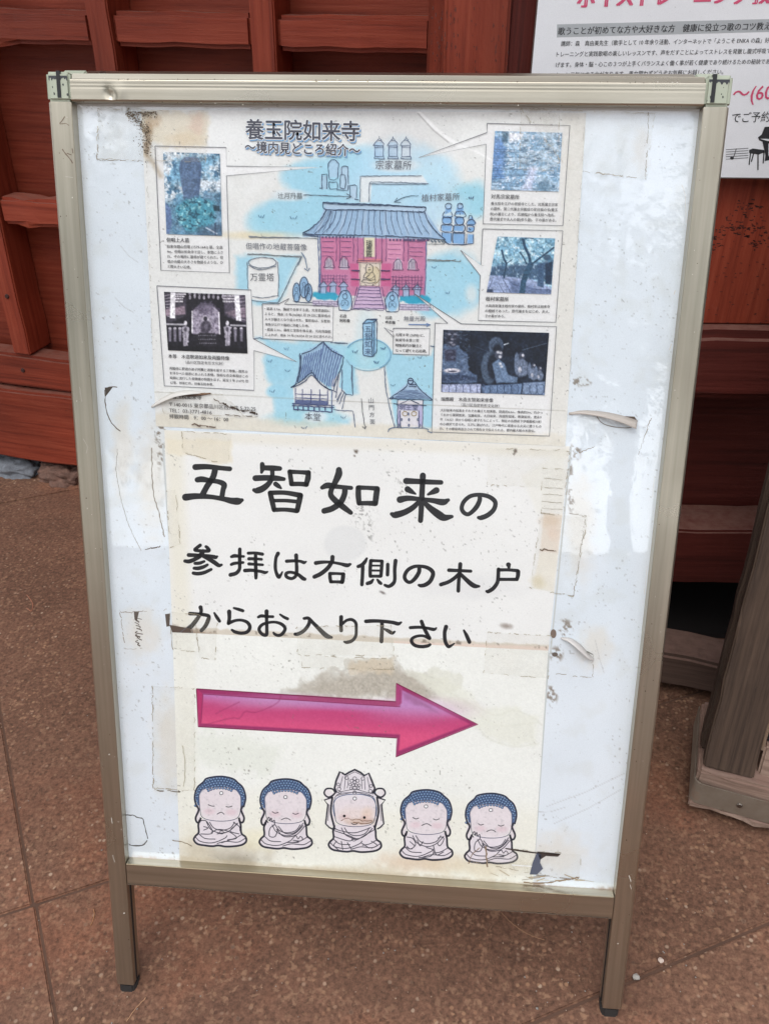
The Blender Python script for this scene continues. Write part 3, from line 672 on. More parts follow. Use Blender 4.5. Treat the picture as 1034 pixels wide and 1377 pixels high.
for a, b in (((133, 146), (131, 214)), ((131, 214), (192, 216)), ((162, 824), (168, 873)), ((162, 824), (225, 820)), ((168, 873), (190, 872)), ((205, 922), (206, 1060)), ((206, 1060), (244, 1062)), ((765, 690), (788, 694)), ((788, 694), (771, 802)), ((771, 802), (753, 798)), ((872, 150), (868, 240)), ((868, 240), (765, 228)), ((876, 560), (858, 612)), ((770, 612), (800, 600)), ((740, 905), (796, 912)), ((798, 880), (797, 910))):
    rem.dash(a, b, 0.9, (150, 140, 126), 2, 5, 0.75)
for k in range(10): rem.line([(181+k*0.6+random.uniform(-1, 1), 829+4*k), (184+random.uniform(-2, 6), 831+4*k), (190+random.uniform(-3, 3), 833+4*k)], random.uniform(0.8, 2.4), (100, 90, 80), 2, True)
rem.poly([(222, 826), (229, 825), (228, 842), (224, 843)], (88, 78, 70), 2); rem.poly([(180, 822), (187, 823), (184, 836), (181, 833)], (96, 86, 78), 2)
rem.build('tape_residue', MAT['ink'], sign)['kind'] = 'stuff'

def tape(P, parent, layer=9): 
    t = Print(SP); 
    Q = [np.array(q, float) for q in P]; n = 10; V = []; T = []
    for i in range(n+1):
        for j in range(n+1):
            a, b = i/n, j/n; V.append(Q[0]*(1-a)*(1-b)+Q[1]*a*(1-b)+Q[2]*a*b+Q[3]*(1-a)*b)
    for i in range(n):
        for j in range(n): k = i*(n+1)+j; T += [(k, k+1, k+n+2), (k, k+n+2, k+n+1)]
    t._put(V, T, (220, 210, 190), layer); return t.build('tape_strip', MAT['tape'], parent)
def tape_edges(P, pr, seed=1, col=(150, 136, 112), dens=0.55, layer=8, w=0.8):
    for i in range(4): pr.dash(P[i], P[(i+1) % 4], w, col, layer, seed+i, dens)
def curl(name, pts, w, col, parent, grow=False, mat=None):
    """lifted strip of tape: a curved ribbon with thickness standing off the board"""
    A = catmull([(p[0], p[1], p[2]) for p in pts], 6); n = len(A)
    D = np.gradient(A[:, :2], axis=0); D /= np.linalg.norm(D, axis=1)[:, None]; N = np.column_stack([-D[:, 1], D[:, 0]])
    V = []; 
    for i in range(n):
        ww = w*(0.25+0.75*(i/(n-1) if grow else math.sin(math.pi*min(1, max(0.05, i/(n-1)*0.92+0.06)))))
        for s, hh in ((-0.5, 0.0), (0.5, A[i, 2])):
            x, y = A[i, :2]+N[i]*ww*s; u, z = SP(x, y); V.append((float(u), PD-0.0004-hh*0.001, float(z)))
    F = [(2*i, 2*i+2, 2*i+3, 2*i+1) for i in range(n-1)]
    o = raw_mesh(name, np.array(V), np.array(F), np.tile(lin(col), (len(V), 1)), mat or MAT['ink'], parent, True)
    so = o.modifiers.new('thick', 'SOLIDIFY'); so.thickness = 0.0002; return o
# ------------------------------------------------------------------ illustrated map sheet
INK = (58, 60, 66); PEN = (84, 100, 128); DPEN = (62, 78, 104)
mapo = empty('map_sheet', SIGN, label='laminated sheet with hand drawn blue and pink temple map and five small photos', cat='poster')
S = Paint([(190, 147), (788, 151), (760, 600), (210, 573)], 1.25, (228, 229, 225))
BLU = (160, 210, 228); LBL = (186, 220, 232)
S.c += ((vnoise(S.X, S.Y, 90, 21, 3)-0.5)*8)[..., None]
def wash(cx, cy, rx, ry, col=BLU, a=0.95, soft=0.25, seed=0, warp=0.16, rot=0): S.ell(cx, cy, rx, ry, col, a, soft, warp, seed, 22, rot)
# washes
wash(480, 240, 84, 42, seed=1); wash(420, 240, 40, 24, seed=2); wash(540, 235, 70, 44, (176, 218, 238), 0.9, 0.3, seed=3); wash(580, 250, 36, 30, LBL, 0.8, 0.5, seed=14)
wash(395, 290, 60, 26, seed=4); wash(352, 300, 20, 16, (160, 212, 228), 0.8, 0.5, seed=5); wash(440, 275, 46, 40, seed=6); wash(520, 265, 60, 34, (180, 216, 232), 0.8, 0.3, seed=7)
wash(575, 275, 26, 32, (170, 212, 232), 0.8, 0.4, seed=31); wash(634, 268, 30, 24, (150, 208, 226), 0.9, 0.35, seed=8); wash(598, 280, 30, 22, (196, 222, 234), 0.6, 0.5, seed=9)
wash(608, 382, 46, 42, seed=10); wash(580, 405, 26, 22, seed=11); wash(636, 366, 22, 14, seed=12); wash(634, 395, 8, 12, (228, 229, 225), 0.7, 0.6, seed=13)
S.poly([(318, 345), (330, 343), (404, 345), (376, 404), (338, 408), (318, 388)], BLU, 0.9, 6, warp=3, seed=4)
S.poly([(345, 404), (378, 400), (372, 412), (345, 410)], BLU, 0.85, 3)
S.poly([(345, 455), (372, 456), (470, 462), (480, 530), (474, 532), (452, 524), (448, 560), (470, 562), (472, 568), (410, 572), (372, 565), (368, 520), (356, 500), (358, 470)], BLU, 0.92, 5, warp=5, seed=5, wscale=14)
wash(375, 492, 18, 20, seed=15); wash(372, 526, 14, 10, seed=16); wash(415, 562, 50, 12, (160, 208, 220), 0.9, 0.35, seed=17)
S.ell(495, 476, 31, 21, (158, 212, 226), 0.95, 0.12)
S.poly([(464, 480), (478, 490), (474, 530), (460, 530)], BLU, 0.9, 2)
S.poly([(520, 468), (545, 478), (580, 478), (584, 464), (586, 576), (532, 574), (525, 530), (518, 492)], BLU, 0.92, 2.5)
S.ell(492, 455, 14, 40, (196, 222, 228), 0.5, 0.5)
# halo of plain paper round hand lettering
for q in ((390, 262, 24, 8), (533, 222, 30, 9), (424, 560, 16, 8)): S.ell(*q, (214, 226, 230), 0.85, 0.35)
S.poly([(484, 237), (568, 235), (575, 246), (500, 246), (498, 272), (484, 272)], (226, 230, 230), 0.9, 1.6)
# hall: roof, walls, steps
S.poly([(437, 277), (571, 282), (590, 310), (598, 321), (585, 322), (407, 318), (430, 296)], (152, 184, 214), 0.95, 1)
S.poly([(434, 272), (573, 277), (572, 285), (438, 281)], (178, 202, 222), 0.95, 0.8)
for i, xx in enumerate(range(438, 585, 9)): 
    S.line([(xx, 283), (xx-8+(xx-500)*0.14+4, 316)], 3.5, (176, 204, 226) if i % 3 else (198, 214, 228), 0.4, 2)
PK = (194, 116, 154)
S.poly([(431, 318), (574, 322), (572, 398), (560, 400), (431, 396)], PK, 0.95, 1)
S.c[...] = S.c
S.poly([(432, 319), (476, 320), (474, 352), (434, 350)], (206, 122, 160), 0.5, 2); S.poly([(520, 322), (541, 323), (540, 352), (520, 352)], (222, 156, 186), 0.7, 3, warp=3)
S.poly([(489, 319), (504, 319), (504, 345), (489, 345)], (226, 222, 190), 0.95, 0.8)
S.poly([(482, 348), (513, 349), (511, 384), (484, 384)], (224, 214, 196), 0.95, 0.8); S.ell(501, 369, 9, 11, (214, 200, 162), 0.8, 0.2)
S.poly([(481, 347), (514, 348), (514, 352), (481, 352)], (208, 120, 130), 0.9, 0.8)
for x0, x1 in ((471, 482), (513, 526)):
    S.poly([(x0, 354), (x1, 354), (x1, 385), (x0, 384)], (200, 96, 142), 0.9, 0.8)
S.poly([(483, 384), (511, 385), (519, 416), (474, 414)], (206, 178, 208), 0.95, 0.8)
for x in (437, 457, 530, 548): S.poly([(x, 362), (x+1, 351), (x+5, 346), (x+10, 350), (x+11, 362)], (200, 196, 208), 0.9, 0.8)
S.poly([(432, 368), (472, 369), (472, 388), (432, 386)], (206, 140, 178), 0.55, 2)
for x0, x1, yy in ((421, 456, 397), (538, 580, 402)): S.poly([(x0, yy-4), (x0+8, yy-6), (x1-6, yy-5), (x1, yy), (x1-4, yy+6), (x0+10, yy+6), (x0-1, yy+2)], (40, 158, 190), 0.95, 1.2, warp=2.5, seed=3, wscale=4)
S.poly([(420, 403), (456, 404), (456, 412), (420, 411)], (206, 196, 216), 0.9, 0.8); S.poly([(537, 408), (578, 409), (577, 418), (537, 417)], (206, 196, 216), 0.9, 0.8)
for cx, cy in ((464, 403), (527.5, 405)): S.ell(cx, cy, 9, 14, (150, 196, 226), 0.95, 0.15)
for cx, cy, rx, ry in ((399, 393, 5, 13), (409, 386, 6, 14), (415, 393, 5, 12)): S.ell(cx, cy, rx, ry, (140, 180, 214), 0.95, 0.2)
for cx, cy in ((435, 389), (448, 388), (462, 389), (532, 393), (546, 393), (561, 393)): S.poly([(cx-4, cy+5), (cx-4, cy-4), (cx-6, cy-5), (cx, cy-11), (cx+6, cy-5), (cx+4, cy-4), (cx+4, cy+5)], (160, 186, 216), 0.9, 0.8)
# towers and tombs
for x in (503, 522, 540): S.poly([(x, 212), (x, 196), (x+3, 190), (x+10, 190), (x+13, 196), (x+13, 212)], (158, 196, 226) if x < 540 else (196, 216, 230), 0.9, 0.8)
S.poly([(442, 217), (449, 214), (456, 217), (456, 238), (443, 238)], (166, 200, 222), 0.9, 1); S.poly([(431, 236), (440, 236), (441, 254), (431, 254)], (170, 200, 220), 0.8, 0.8); S.poly([(457, 224), (469, 224), (470, 256), (457, 254)], (176, 202, 222), 0.8, 0.8); S.poly([(472, 250), (479, 250), (480, 268), (472, 268)], (180, 204, 224), 0.8, 0.8)
TB = (124, 172, 220)
for P in ([(600, 276), (606, 276), (607, 284), (598, 288)], [(595, 290), (608, 290), (607, 300), (595, 300)], [(594, 302), (608, 303), (607, 311), (594, 310)], [(593, 312), (608, 313), (607, 327), (597, 326)],
          [(615, 275), (622, 275), (624, 288), (612, 288)], [(611, 291), (623, 291), (623, 301), (611, 301)], [(610, 303), (624, 303), (623, 311), (610, 310)], [(609, 313), (625, 314), (624, 328), (609, 327)],
          [(628, 298), (634, 290), (640, 299), (637, 304), (629, 303)], [(629, 305), (638, 305), (637, 311), (629, 311)], [(629, 314), (637, 315), (636, 327), (628, 327)]): S.poly(P, TB, 0.95, 0.8)
S.ell(603, 277, 4, 3, (178, 208, 232), 0.9); S.ell(618, 276, 4, 3, (178, 208, 232), 0.9)
# cylinder tower
S.poly([(334, 356), (375, 356), (374, 399), (334, 399)], (230, 231, 228), 1, 0.8); S.ell(355, 354, 20, 9, (226, 228, 226), 1, 0.1); S.ell(354, 399, 20, 5, (230, 231, 228), 1, 0.1)
# main hall (lower): roof in blue pen
S.poly([(405, 475), (435, 459), (461, 478), (452, 512), (449, 524), (419, 503), (396, 517), (401, 500)], (158, 190, 216), 0.95, 1)
S.poly([(394, 520), (419, 503), (445, 524), (445, 548), (396, 545)], (226, 226, 224), 1, 0.8)
S.poly([(446, 512), (458, 500), (456, 520), (464, 526), (460, 548), (446, 545)], (222, 224, 224), 1, 0.8)
S.poly([(397, 538), (441, 541), (441, 545), (397, 543)], (110, 130, 168), 0.9, 1)
# stone pillar, small gate hall
S.poly([(488, 434), (493, 429), (505, 430), (506, 474), (500, 480), (488, 478)], (142, 190, 222), 0.95, 0.8); S.poly([(489, 435), (500, 435), (500, 479), (489, 478)], (166, 206, 230), 0.95, 0.6)
S.poly([(523, 535), (545, 517), (549, 514), (557, 514), (562, 520), (583, 536)], (170, 196, 220), 0.95, 0.8); S.ell(552, 512, 4, 4, (170, 196, 220), 0.9)
S.poly([(534, 538), (569, 538), (569, 575), (534, 574)], (224, 222, 226), 1, 0.8); S.poly([(535, 543), (568, 544), (568, 552), (535, 551)], (184, 184, 214), 0.95, 0.8); S.poly([(535, 552), (539, 552), (539, 574), (535, 574)], (184, 178, 216), 0.9, 0.8); S.poly([(562, 552), (568, 552), (568, 574), (562, 574)], (184, 178, 216), 0.9, 0.8)
# white call-out boxes (plain paper)
WHT = (232, 232, 230)
BX = [ [(209, 196), (304.5, 198), (305, 223), (430, 224.5), (305, 236), (309, 366.5), (217, 363)],
       [(211.5, 384), (338, 389.5), (341, 455), (399, 486), (342, 471), (342, 524.5), (221.5, 518.5)],
       [(655, 165.5), (766, 168.5), (756.5, 303), (649.5, 300.5), (653.5, 193.5), (563, 211.5), (654.5, 178)],
       [(649, 307.5), (756.5, 310), (747, 433), (643, 430.5), (645.5, 370), (619, 336), (646.5, 356)],
       [(585, 434), (602, 434.5), (558, 395), (620, 435), (748, 438.8), (738.5, 586), (580.5, 580.5)],
       [(353, 408), (375, 408.3), (389, 401), (383, 408.6), (448.5, 411), (447.5, 459), (354, 455)],
       [(529, 441), (529, 446), (516.5, 440), (529, 452.5), (528.5, 475.5), (577, 477), (578, 441.5)] ]
for b in BX: S.poly(b, WHT, 0.97, 0.7)
# stains, age and painted wrinkle gloss
S.poly([(190, 147), (281, 150), (278, 195), (262, 200), (215, 195), (203, 190), (190, 170)], (214, 198, 164), 0.55, 5, mul=False, warp=5, seed=4)
S.line(catmull([(192, 152), (200, 163), (202, 178), (199, 192), (196, 206), (206, 218), (216, 236)], 5), 6, (156, 134, 102), 0.5, 4)
S.ell(265, 166, 10, 14, (206, 160, 138), 0.4, 0.6, 0.5, 5, 6); S.ell(250, 186, 20, 10, (206, 182, 142), 0.5, 0.7, 0.4, 6, 8)
for q in ((208, 163, 8, 7), (200, 174, 5, 10), (198, 196, 4, 12)): S.ell(*q, (172, 136, 92), 0.5, 0.8, 0.6, 8, 5)
S.poly([(207, 555), (760, 584), (760, 602), (209, 576)], (214, 204, 180), 0.55, 4, warp=3, seed=8)
S.ell(340, 316, 45, 5, (224, 206, 158), 0.55, 0.8, 0.3, 3)
S.ell(550, 180, 50, 40, (204, 203, 200), 0.45, 0.7, 0.3, 3, 30)
S.poly([(755, 150), (790, 151), (762, 600), (735, 600), (748, 440)], (220, 216, 204), 0.45, 6, warp=5, seed=9)
ST = (78, 72, 66)
m = sm(0.83, 0.88, vnoise(S.X, S.Y, 3.0, 31, 2))*sm(0.40, 0.7, vnoise(S.X, S.Y, 60, 32, 2)); S.put(m*0.55, ST)
S.line([(563, 150), (585, 172), (604, 187), (618, 195)], 4.5, (246, 246, 244), 0.8, 1.6); S.line([(562, 152), (583, 175), (603, 191)], 1.4, (150, 146, 142), 0.7, 1.0); S.line([(618, 195), (640, 203), (660, 214)], 2.5, (246, 246, 244), 0.7, 1.3)  # gloss streaks and dark line of a wrinkle, painted into the sheet colour
S.line([(209, 527), (300, 531), (500, 541), (760, 552)], 0.9, (140, 134, 120), 0.5, 0.8)
S.c += ((vnoise(S.X, S.Y, 2.3, 91, 2)-0.5)*12)[..., None]
S.build('paper_sheet', SP, MAT['paper'], mapo, 6, 0.0, 3)

A = Print(SP)
GL = (96, 98, 104)
for b in BX: A.line(b+[b[0]], 1.0, (104, 106, 112), 18)
def pen(pts, w=1.1, col=PEN, smooth=True, jit=0.25, layer=17): A.line(pts, w*0.9, col, layer, smooth, False, jit)
def penset(zf, lists, w=1.2, col=PEN, smooth=True, jit=0.22):
    for q in lists: pen(zf(*q), w, col, smooth, jit)
# --- roof and hall, from close views
z3 = Z(390, 260, 5.17)
penset(z3, [[(230, 65), (400, 75), (650, 82), (945, 95)], [(230, 65), (255, 110), (500, 112), (920, 128)], [(945, 95), (935, 125), (900, 130)]], 1.5, DPEN)
penset(z3, [[(255, 112), (210, 185), (150, 240), (90, 275)], [(935, 130), (960, 190), (1010, 260), (1080, 320)], [(90, 275), (180, 285), (500, 290), (900, 305), (1080, 322)], [(90, 285), (200, 300)]], 1.6, DPEN)
for i in range(17):
    x = 285+i*38; pen(z3((x, 116), (x-30+i*3.2, 200), (x-62+i*8.5-(0 if i > 6 else (6-i)*9), 285)), 0.95, PEN)
for i in range(8): pen(z3((270+i*9, 116+i*2), (225+i*20, 190), (165+i*30, 270)), 0.6, PEN) if i < 4 else None
penset(z3, [[(195, 290), (198, 400), (205, 560), (200, 690)], [(210, 290), (214, 450), (210, 690)], [(945, 330), (945, 500), (935, 700)]], 1.6, (96, 112, 150))
for x in (322, 345, 440, 470, 512, 596, 638, 668, 790, 820): pen(z3((x, 300), (x+2, 380), (x, 470)), 1.0, (112, 74, 118))
for x in list(range(222, 440, 24))+list(range(690, 940, 24)): A.line(z3((x, 302 if x < 600 else 320), (x+12, 304 if x < 600 else 323)), 2.4, (84, 74, 110), 17.5)
for yy in (330, 372, 402, 432):
    for x0, x1 in ((225, 305), (355, 425), (830, 925)): pen(z3((x0, yy), (x1, yy+4)), 0.8, (108, 76, 120))
for yy in (350, 384, 420, 452): pen(z3((680, yy), (770, yy+3)), 0.7, (150, 90, 140))
for cx in (273, 375, 750, 855):
    yb = 512 if cx < 500 else 530
    penset(z3, [[(cx-38, yb), (cx-28, yb-10), (cx-26, yb-50), (cx, yb-78), (cx+26, yb-50), (cx+30, yb-8), (cx+40, yb)], [(cx-38, yb), (cx+40, yb+2)]], 0.95, (84, 70, 104))
    for k in (-14, -5, 4, 13): pen(z3((cx+k, yb-6), (cx+k, yb-60)), 0.5, (84, 70, 104))
for x in range(225, 400, 20): pen(z3((x, 560), (x, 620)), 0.6, (112, 74, 118))
for x in range(715, 930, 22): pen(z3((x, 568), (x, 670)), 0.7, (104, 66, 112))
for yy in (570, 590, 612): pen(z3((222, yy), (405, yy+3)), 0.6, (112, 74, 118)); 
for yy in (578, 600, 625, 650): pen(z3((705, yy), (925, yy+3)), 0.8, (104, 66, 112))
for yy in (535, 595): 
    for x0, x1 in ((425, 485), (632, 695)): pen(z3((x0, yy), (x1, yy+2)), 2.2, (84, 60, 96))
penset(z3, [[(465, 465), (640, 468)], [(465, 480), (640, 482)], [(465, 465), (465, 480)], [(640, 468), (640, 482)]], 0.9, (110, 74, 100))
# seated figure on the central panel
pen(z3((488, 485), (490, 640)), 0.8, (108, 100, 96)); pen(z3((625, 485), (620, 642)), 0.8, (108, 100, 96)); pen(z3((488, 640), (620, 642)), 0.8, (108, 100, 96))
penset(z3, [[(540, 490), (528, 510), (530, 540), (548, 555), (570, 545), (578, 520), (570, 498), (550, 488)], [(530, 545), (512, 575), (510, 600)], [(575, 545), (592, 575), (590, 600)], [(498, 612), (520, 596), (560, 604), (590, 596), (598, 612), (560, 622), (498, 612)], [(515, 580), (560, 595), (588, 572)], [(520, 625), (530, 640)], [(580, 625), (572, 640)], [(555, 560), (520, 590)], [(545, 515), (560, 515)], [(545, 530), (562, 530)]], 0.85, (84, 84, 84))
A.ring(501.5, 369.5, 9.5, 12, 0.8, (150, 130, 90), 17, -70, 80)
# name plate on the hall
A.vtext('瑞應殿', 496.5, 326, 496.5, 341, 8, (52, 58, 64), 0.01, 18)
# steps
for i, yy in enumerate((648, 668, 692, 716, 740, 768, 795)): pen(z3((485-i*7, yy), (622+i*6, yy+4)), 0.9, (92, 80, 122))
penset(z3, [[(485, 645), (440, 800)], [(470, 645), (425, 800)], [(622, 648), (655, 808)], [(640, 650), (672, 800)], [(425, 803), (650, 810)]], 1.0, (92, 80, 122), False)
# bushes, bricks, jizo stones
for x0, y0, n in ((421, 404.5, 4), (537.5, 409, 5)):
    for r in range(3): pen([(x0, y0+r*3.2), (x0+n*8.4, y0+0.8+r*3.2)], 0.7, (110, 96, 132), False)
    for r in range(2):
        for k in range(n+1): x = x0+k*8.2+(4 if r else 0); pen([(x, y0+r*3.2), (x, y0+r*3.2+3)], 0.6, (110, 96, 132), False)
for cx, cy in ((464, 403), (527.5, 405)):
    pen([(cx-8, cy+13), (cx-9.5, cy), (cx-6, cy-10), (cx, cy-13.5), (cx+6, cy-10), (cx+9, cy), (cx+8, cy+13), (cx, cy+14), (cx-8, cy+13)], 1.2, DPEN)
    A.ring(cx, cy-5, 3.2, 3.6, 0.8, DPEN, 17); penset(lambda *p: list(p), [[(cx-4, cy+8), (cx-5, cy+2), (cx-2, cy), (cx+2, cy), (cx+5, cy+2), (cx+4, cy+8)], [(cx-2, cy+3), (cx, cy+6), (cx+2, cy+3)], [(cx-3, cy+8), (cx, cy+4), (cx+3, cy+8)]], 0.7, DPEN)
for cx, cy, rx, ry in ((399, 393, 5, 13), (409, 386, 6, 14), (415, 393, 5, 12)):
    A.ring(cx, cy, rx, ry, 1.1, DPEN, 17, 0, 360); A.ring(cx, cy-4, 2, 3, 0.6, DPEN, 17); pen([(cx-3, cy+8), (cx-2, cy+1), (cx+2, cy+1), (cx+3, cy+8)], 0.7, DPEN)
pen([(394, 404), (405, 406), (420, 406)], 1.2, DPEN)
for cx, cy in ((435, 389), (448, 388), (462, 389), (532, 393), (546, 393), (561, 393)):
    penset(lambda *p: list(p), [[(cx-7, cy-4), (cx, cy-11), (cx+7, cy-4), (cx-7, cy-4)], [(cx-4, cy-4), (cx-4, cy+5)], [(cx+4, cy-4), (cx+4, cy+5)], [(cx, cy-11), (cx, cy-15)]], 0.85, DPEN, False)
# --- upper part
z2 = Z(410, 170, 4.308)
for x0 in (400, 480, 555):
    penset(z2, [[(x0, 185), (x0+62, 187)], [(x0, 185), (x0+2, 172), (x0+60, 172), (x0+62, 186)], [(x0+6, 170), (x0+6, 112)], [(x0+54, 172), (x0+54, 112)], [(x0-2, 108), (x0+15, 82), (x0+30, 76), (x0+45, 82), (x0+62, 108), (x0-2, 108)], [(x0+18, 80), (x0+22, 66), (x0+38, 64), (x0+44, 80)], [(x0+4, 118), (x0+56, 118)], [(x0+30, 64), (x0+30, 56)]], 1.0, PEN, False)
penset(z2, [[(140, 300), (134, 220), (150, 192), (178, 190), (198, 215), (190, 300)], [(140, 302), (150, 312), (160, 300), (170, 312), (185, 300)], [(100, 360), (98, 275), (128, 275), (128, 360)], [(85, 358), (98, 356)], [(205, 280), (204, 355), (235, 360), (236, 280), (205, 280)], [(212, 275), (215, 228), (250, 228), (252, 330)], [(140, 320), (190, 320), (190, 360), (140, 360), (140, 320)], [(262, 412), (262, 338), (300, 338), (300, 415)], [(185, 365), (250, 370), (252, 340)], [(290, 420), (312, 425)]], 1.1, DPEN, False)
penset(z2, [[(320, 435), (322, 285), (500, 284), (676, 284)], [(372, 435), (374, 325), (380, 320), (540, 322), (716, 330)], [(374, 330), (540, 334), (700, 332)]], 1.2, (110, 124, 140), False)
pen(z2((105, 438), (260, 446), (420, 450), (700, 468)), 1.5, DPEN)
pen([(408, 261.5), (472, 264)], 1.1, (84, 96, 112)); A.line([(466, 260), (473, 264), (466, 267)], 1.1, (84, 96, 112), 17)
pen(z2((658, 398), (580, 408), (520, 435)), 1.2, (84, 110, 128)); A.line(z2((535, 412), (518, 436), (556, 438)), 1.1, (84, 110, 128), 17)
for cx, cy in ((962, 412), ): penset(z2, [[(cx-14, cy-6), (cx-8, cy+6)], [(cx, cy-6), (cx, cy+8)], [(cx+16, cy-8), (cx+8, cy+6)]], 0.8, PEN)
z4 = Z(540, 250, 6.885)
def grass(zf, x, y, w=0.8, k=1.0): penset(zf, [[(x-20*k, y-8*k), (x-12*k, y+10*k)], [(x-2*k, y-2*k), (x-2*k, y+12*k)], [(x+20*k, y-10*k), (x+8*k, y+12*k)]], w, (76, 112, 146))
grass(z4, 300, 750); grass(z4, 425, 985); grass(z4, 645, 105)
penset(z4, [[(405, 195), (410, 165), (435, 155), (462, 170), (455, 205), (410, 208), (405, 195)], [(400, 235), (380, 275), (465, 290), (462, 235)], [(375, 310), (385, 290), (440, 285), (465, 310), (455, 345), (400, 352), (375, 330), (375, 310)], [(370, 358), (368, 415), (465, 420), (470, 360), (370, 358)], [(375, 430), (375, 460)], [(462, 430), (460, 510)],
             [(515, 190), (525, 160), (550, 158), (570, 180), (560, 205), (520, 205), (515, 190)], [(510, 235), (490, 275), (590, 285), (575, 235), (510, 235)], [(495, 320), (510, 290), (560, 288), (580, 320), (560, 355), (515, 355), (495, 320)], [(485, 360), (480, 420), (575, 422), (580, 362), (485, 360)], [(475, 435), (472, 525)], [(585, 435), (580, 530)], [(475, 430), (585, 435)],
             [(620, 300), (622, 275), (640, 262), (655, 280), (655, 300)], [(598, 345), (625, 310), (655, 308), (686, 350), (598, 352)], [(605, 365), (668, 368), (665, 420), (605, 418), (605, 365)], [(600, 440), (598, 530)], [(665, 440), (662, 530)], [(400, 510), (440, 535), (560, 540), (665, 532)], [(540, 250), (525, 265), (555, 262), (540, 250)], [(620, 390), (650, 392), (640, 405)]], 1.25, DPEN)
penset(z4, [[(245, 535), (400, 535)], [(240, 680), (330, 682), (440, 688), (545, 698)], [(240, 688), (400, 692), (500, 682)], [(250, 490), (400, 500), (390, 530)]], 1.1, (120, 124, 124))
for x in (270, 300, 335, 365, 385): A.line(z4((x, 500), (x+22, 520)), 2.2, (104, 118, 128), 17)
for x in (20, 60, 100, 150, 190, 230): A.line(z4((x, 495), (x+26, 500)), 2.6, (88, 76, 110), 17.4)
A.line(z4((65, 1280), (265, 1283)), 1.6, (110, 134, 172), 17); A.line(z4((228, 1270), (268, 1283), (230, 1298)), 1.5, (110, 134, 172), 17)
# --- left part
z5 = Z(320, 310, 7.386)
penset(z5, [[(110, 55), (300, 62), (500, 66), (790, 78)], [(110, 62), (320, 68), (600, 70)], [(90, 235), (250, 232), (420, 248), (630, 260)], [(100, 228), (300, 240), (500, 252), (630, 252)]], 1.3, (128, 134, 138))
penset(z5, [[(630, 258), (560, 390), (480, 560), (400, 715)], [(638, 250), (600, 340)]], 1.4, (112, 126, 136))
penset(z5, [[(105, 310), (140, 280), (240, 264), (340, 275), (385, 310), (350, 350), (240, 370), (140, 350), (105, 310)], [(95, 305), (95, 440), (103, 575)], [(395, 310), (405, 450), (402, 655)], [(145, 650), (250, 665), (400, 640)], [(140, 690), (260, 705), (400, 715)], [(110, 340), (180, 380), (260, 384), (380, 350)]], 1.2, (112, 122, 134))
penset(z5, [[(630, 210), (670, 280), (688, 380)]], 1.8, (112, 130, 150)); A.line(z5((662, 372), (695, 398), (715, 368)), 1.4, (112, 130, 150), 17)
for q in ((395, 292), (352, 290)): grass(lambda *p: list(p), q[0], q[1], 0.8, 0.22)
# --- lower part
z6 = Z(340, 430, 5.744)
penset(z6, [[(375, 262), (460, 230), (540, 170)], [(545, 165), (600, 230), (700, 280)], [(365, 255), (362, 360), (335, 490), (295, 520)], [(375, 270), (370, 380), (345, 480)], [(700, 282), (690, 350), (640, 480), (625, 540)], [(295, 520), (380, 465), (455, 405), (500, 460), (560, 520), (625, 545)], [(455, 405), (455, 385)], [(315, 520), (400, 475), (455, 425), (520, 490), (580, 530)]], 1.5, DPEN)
for i in range(16):
    x = 400+i*19; y0 = 262-i*7.2 if x < 545 else 165+(x-545)*0.68
    yb = 480-i*6 if i < 3 else (470-(i-2)*20 if i < 5 else min(520, 415+(i-4)*13)); pen(z6((x, y0+10), (x-16-i*1.5, (y0+yb)/2), (x-34-i*2.0, yb-8)), 1.35, (92, 112, 158), False)
penset(z6, [[(330, 525), (330, 640)], [(385, 530), (385, 630)], [(450, 535), (450, 640)], [(518, 535), (518, 640)], [(580, 540), (580, 650)], [(612, 545), (612, 655)], [(330, 570), (580, 580)], [(330, 600), (580, 610)]], 1.3, (84, 92, 134), False)
for k in range(5): pen(z6((330, 616+k*8), (580, 628+k*8)), 1.5, (92, 104, 144), False)
penset(z6, [[(305, 645), (630, 662)], [(305, 660), (630, 676)], [(318, 690), (612, 712)], [(318, 650), (318, 692)], [(612, 665), (612, 715)]], 1.6, (74, 84, 122), False)
for x in (350, 390, 430, 475, 515, 560): A.line(z6((x, 668), (x, 700)), 1.8, (74, 84, 122), 17)
penset(z6, [[(690, 380), (690, 540), (650, 620)], [(665, 420), (640, 600)], [(690, 540), (725, 575), (770, 580)], [(765, 355), (765, 450), (772, 580)], [(690, 545), (650, 635)], [(705, 555), (668, 650)], [(718, 570), (690, 690)], [(620, 690), (700, 700), (775, 700), (790, 830)], [(625, 545), (650, 560)], [(600, 175), (735, 180)], [(10, 145), (60, 135), (78, 145)]], 1.25, (92, 104, 128), False)
pen(z6((838, 605), (850, 720), (868, 840)), 1.1, (90, 92, 96)); A.line(z6((846, 822), (868, 842), (878, 818)), 1.0, (90, 92, 96), 17)
for q in ((262, 220), (130, 315), (270, 390), (150, 548), (790, 243), (955, 325), (1005, 215), (700, 748), (400, 830)): grass(z6, q[0], q[1], 0.8)
z7 = Z(450, 390, 6.56)
penset(z7, [[(250, 290), (252, 570), (330, 590), (345, 575), (352, 280)], [(250, 290), (290, 255), (375, 262), (372, 540), (340, 585)], [(250, 290), (330, 288), (375, 262)], [(330, 290), (330, 588)], [(290, 255), (380, 255)]], 1.2, DPEN, False)
A.ring(495, 476, 30.5, 21, 1.4, (120, 170, 196), 17, -155, 60); A.ring(495, 477.5, 30, 20.5, 1.0, (140, 176, 190), 17, 20, 165)
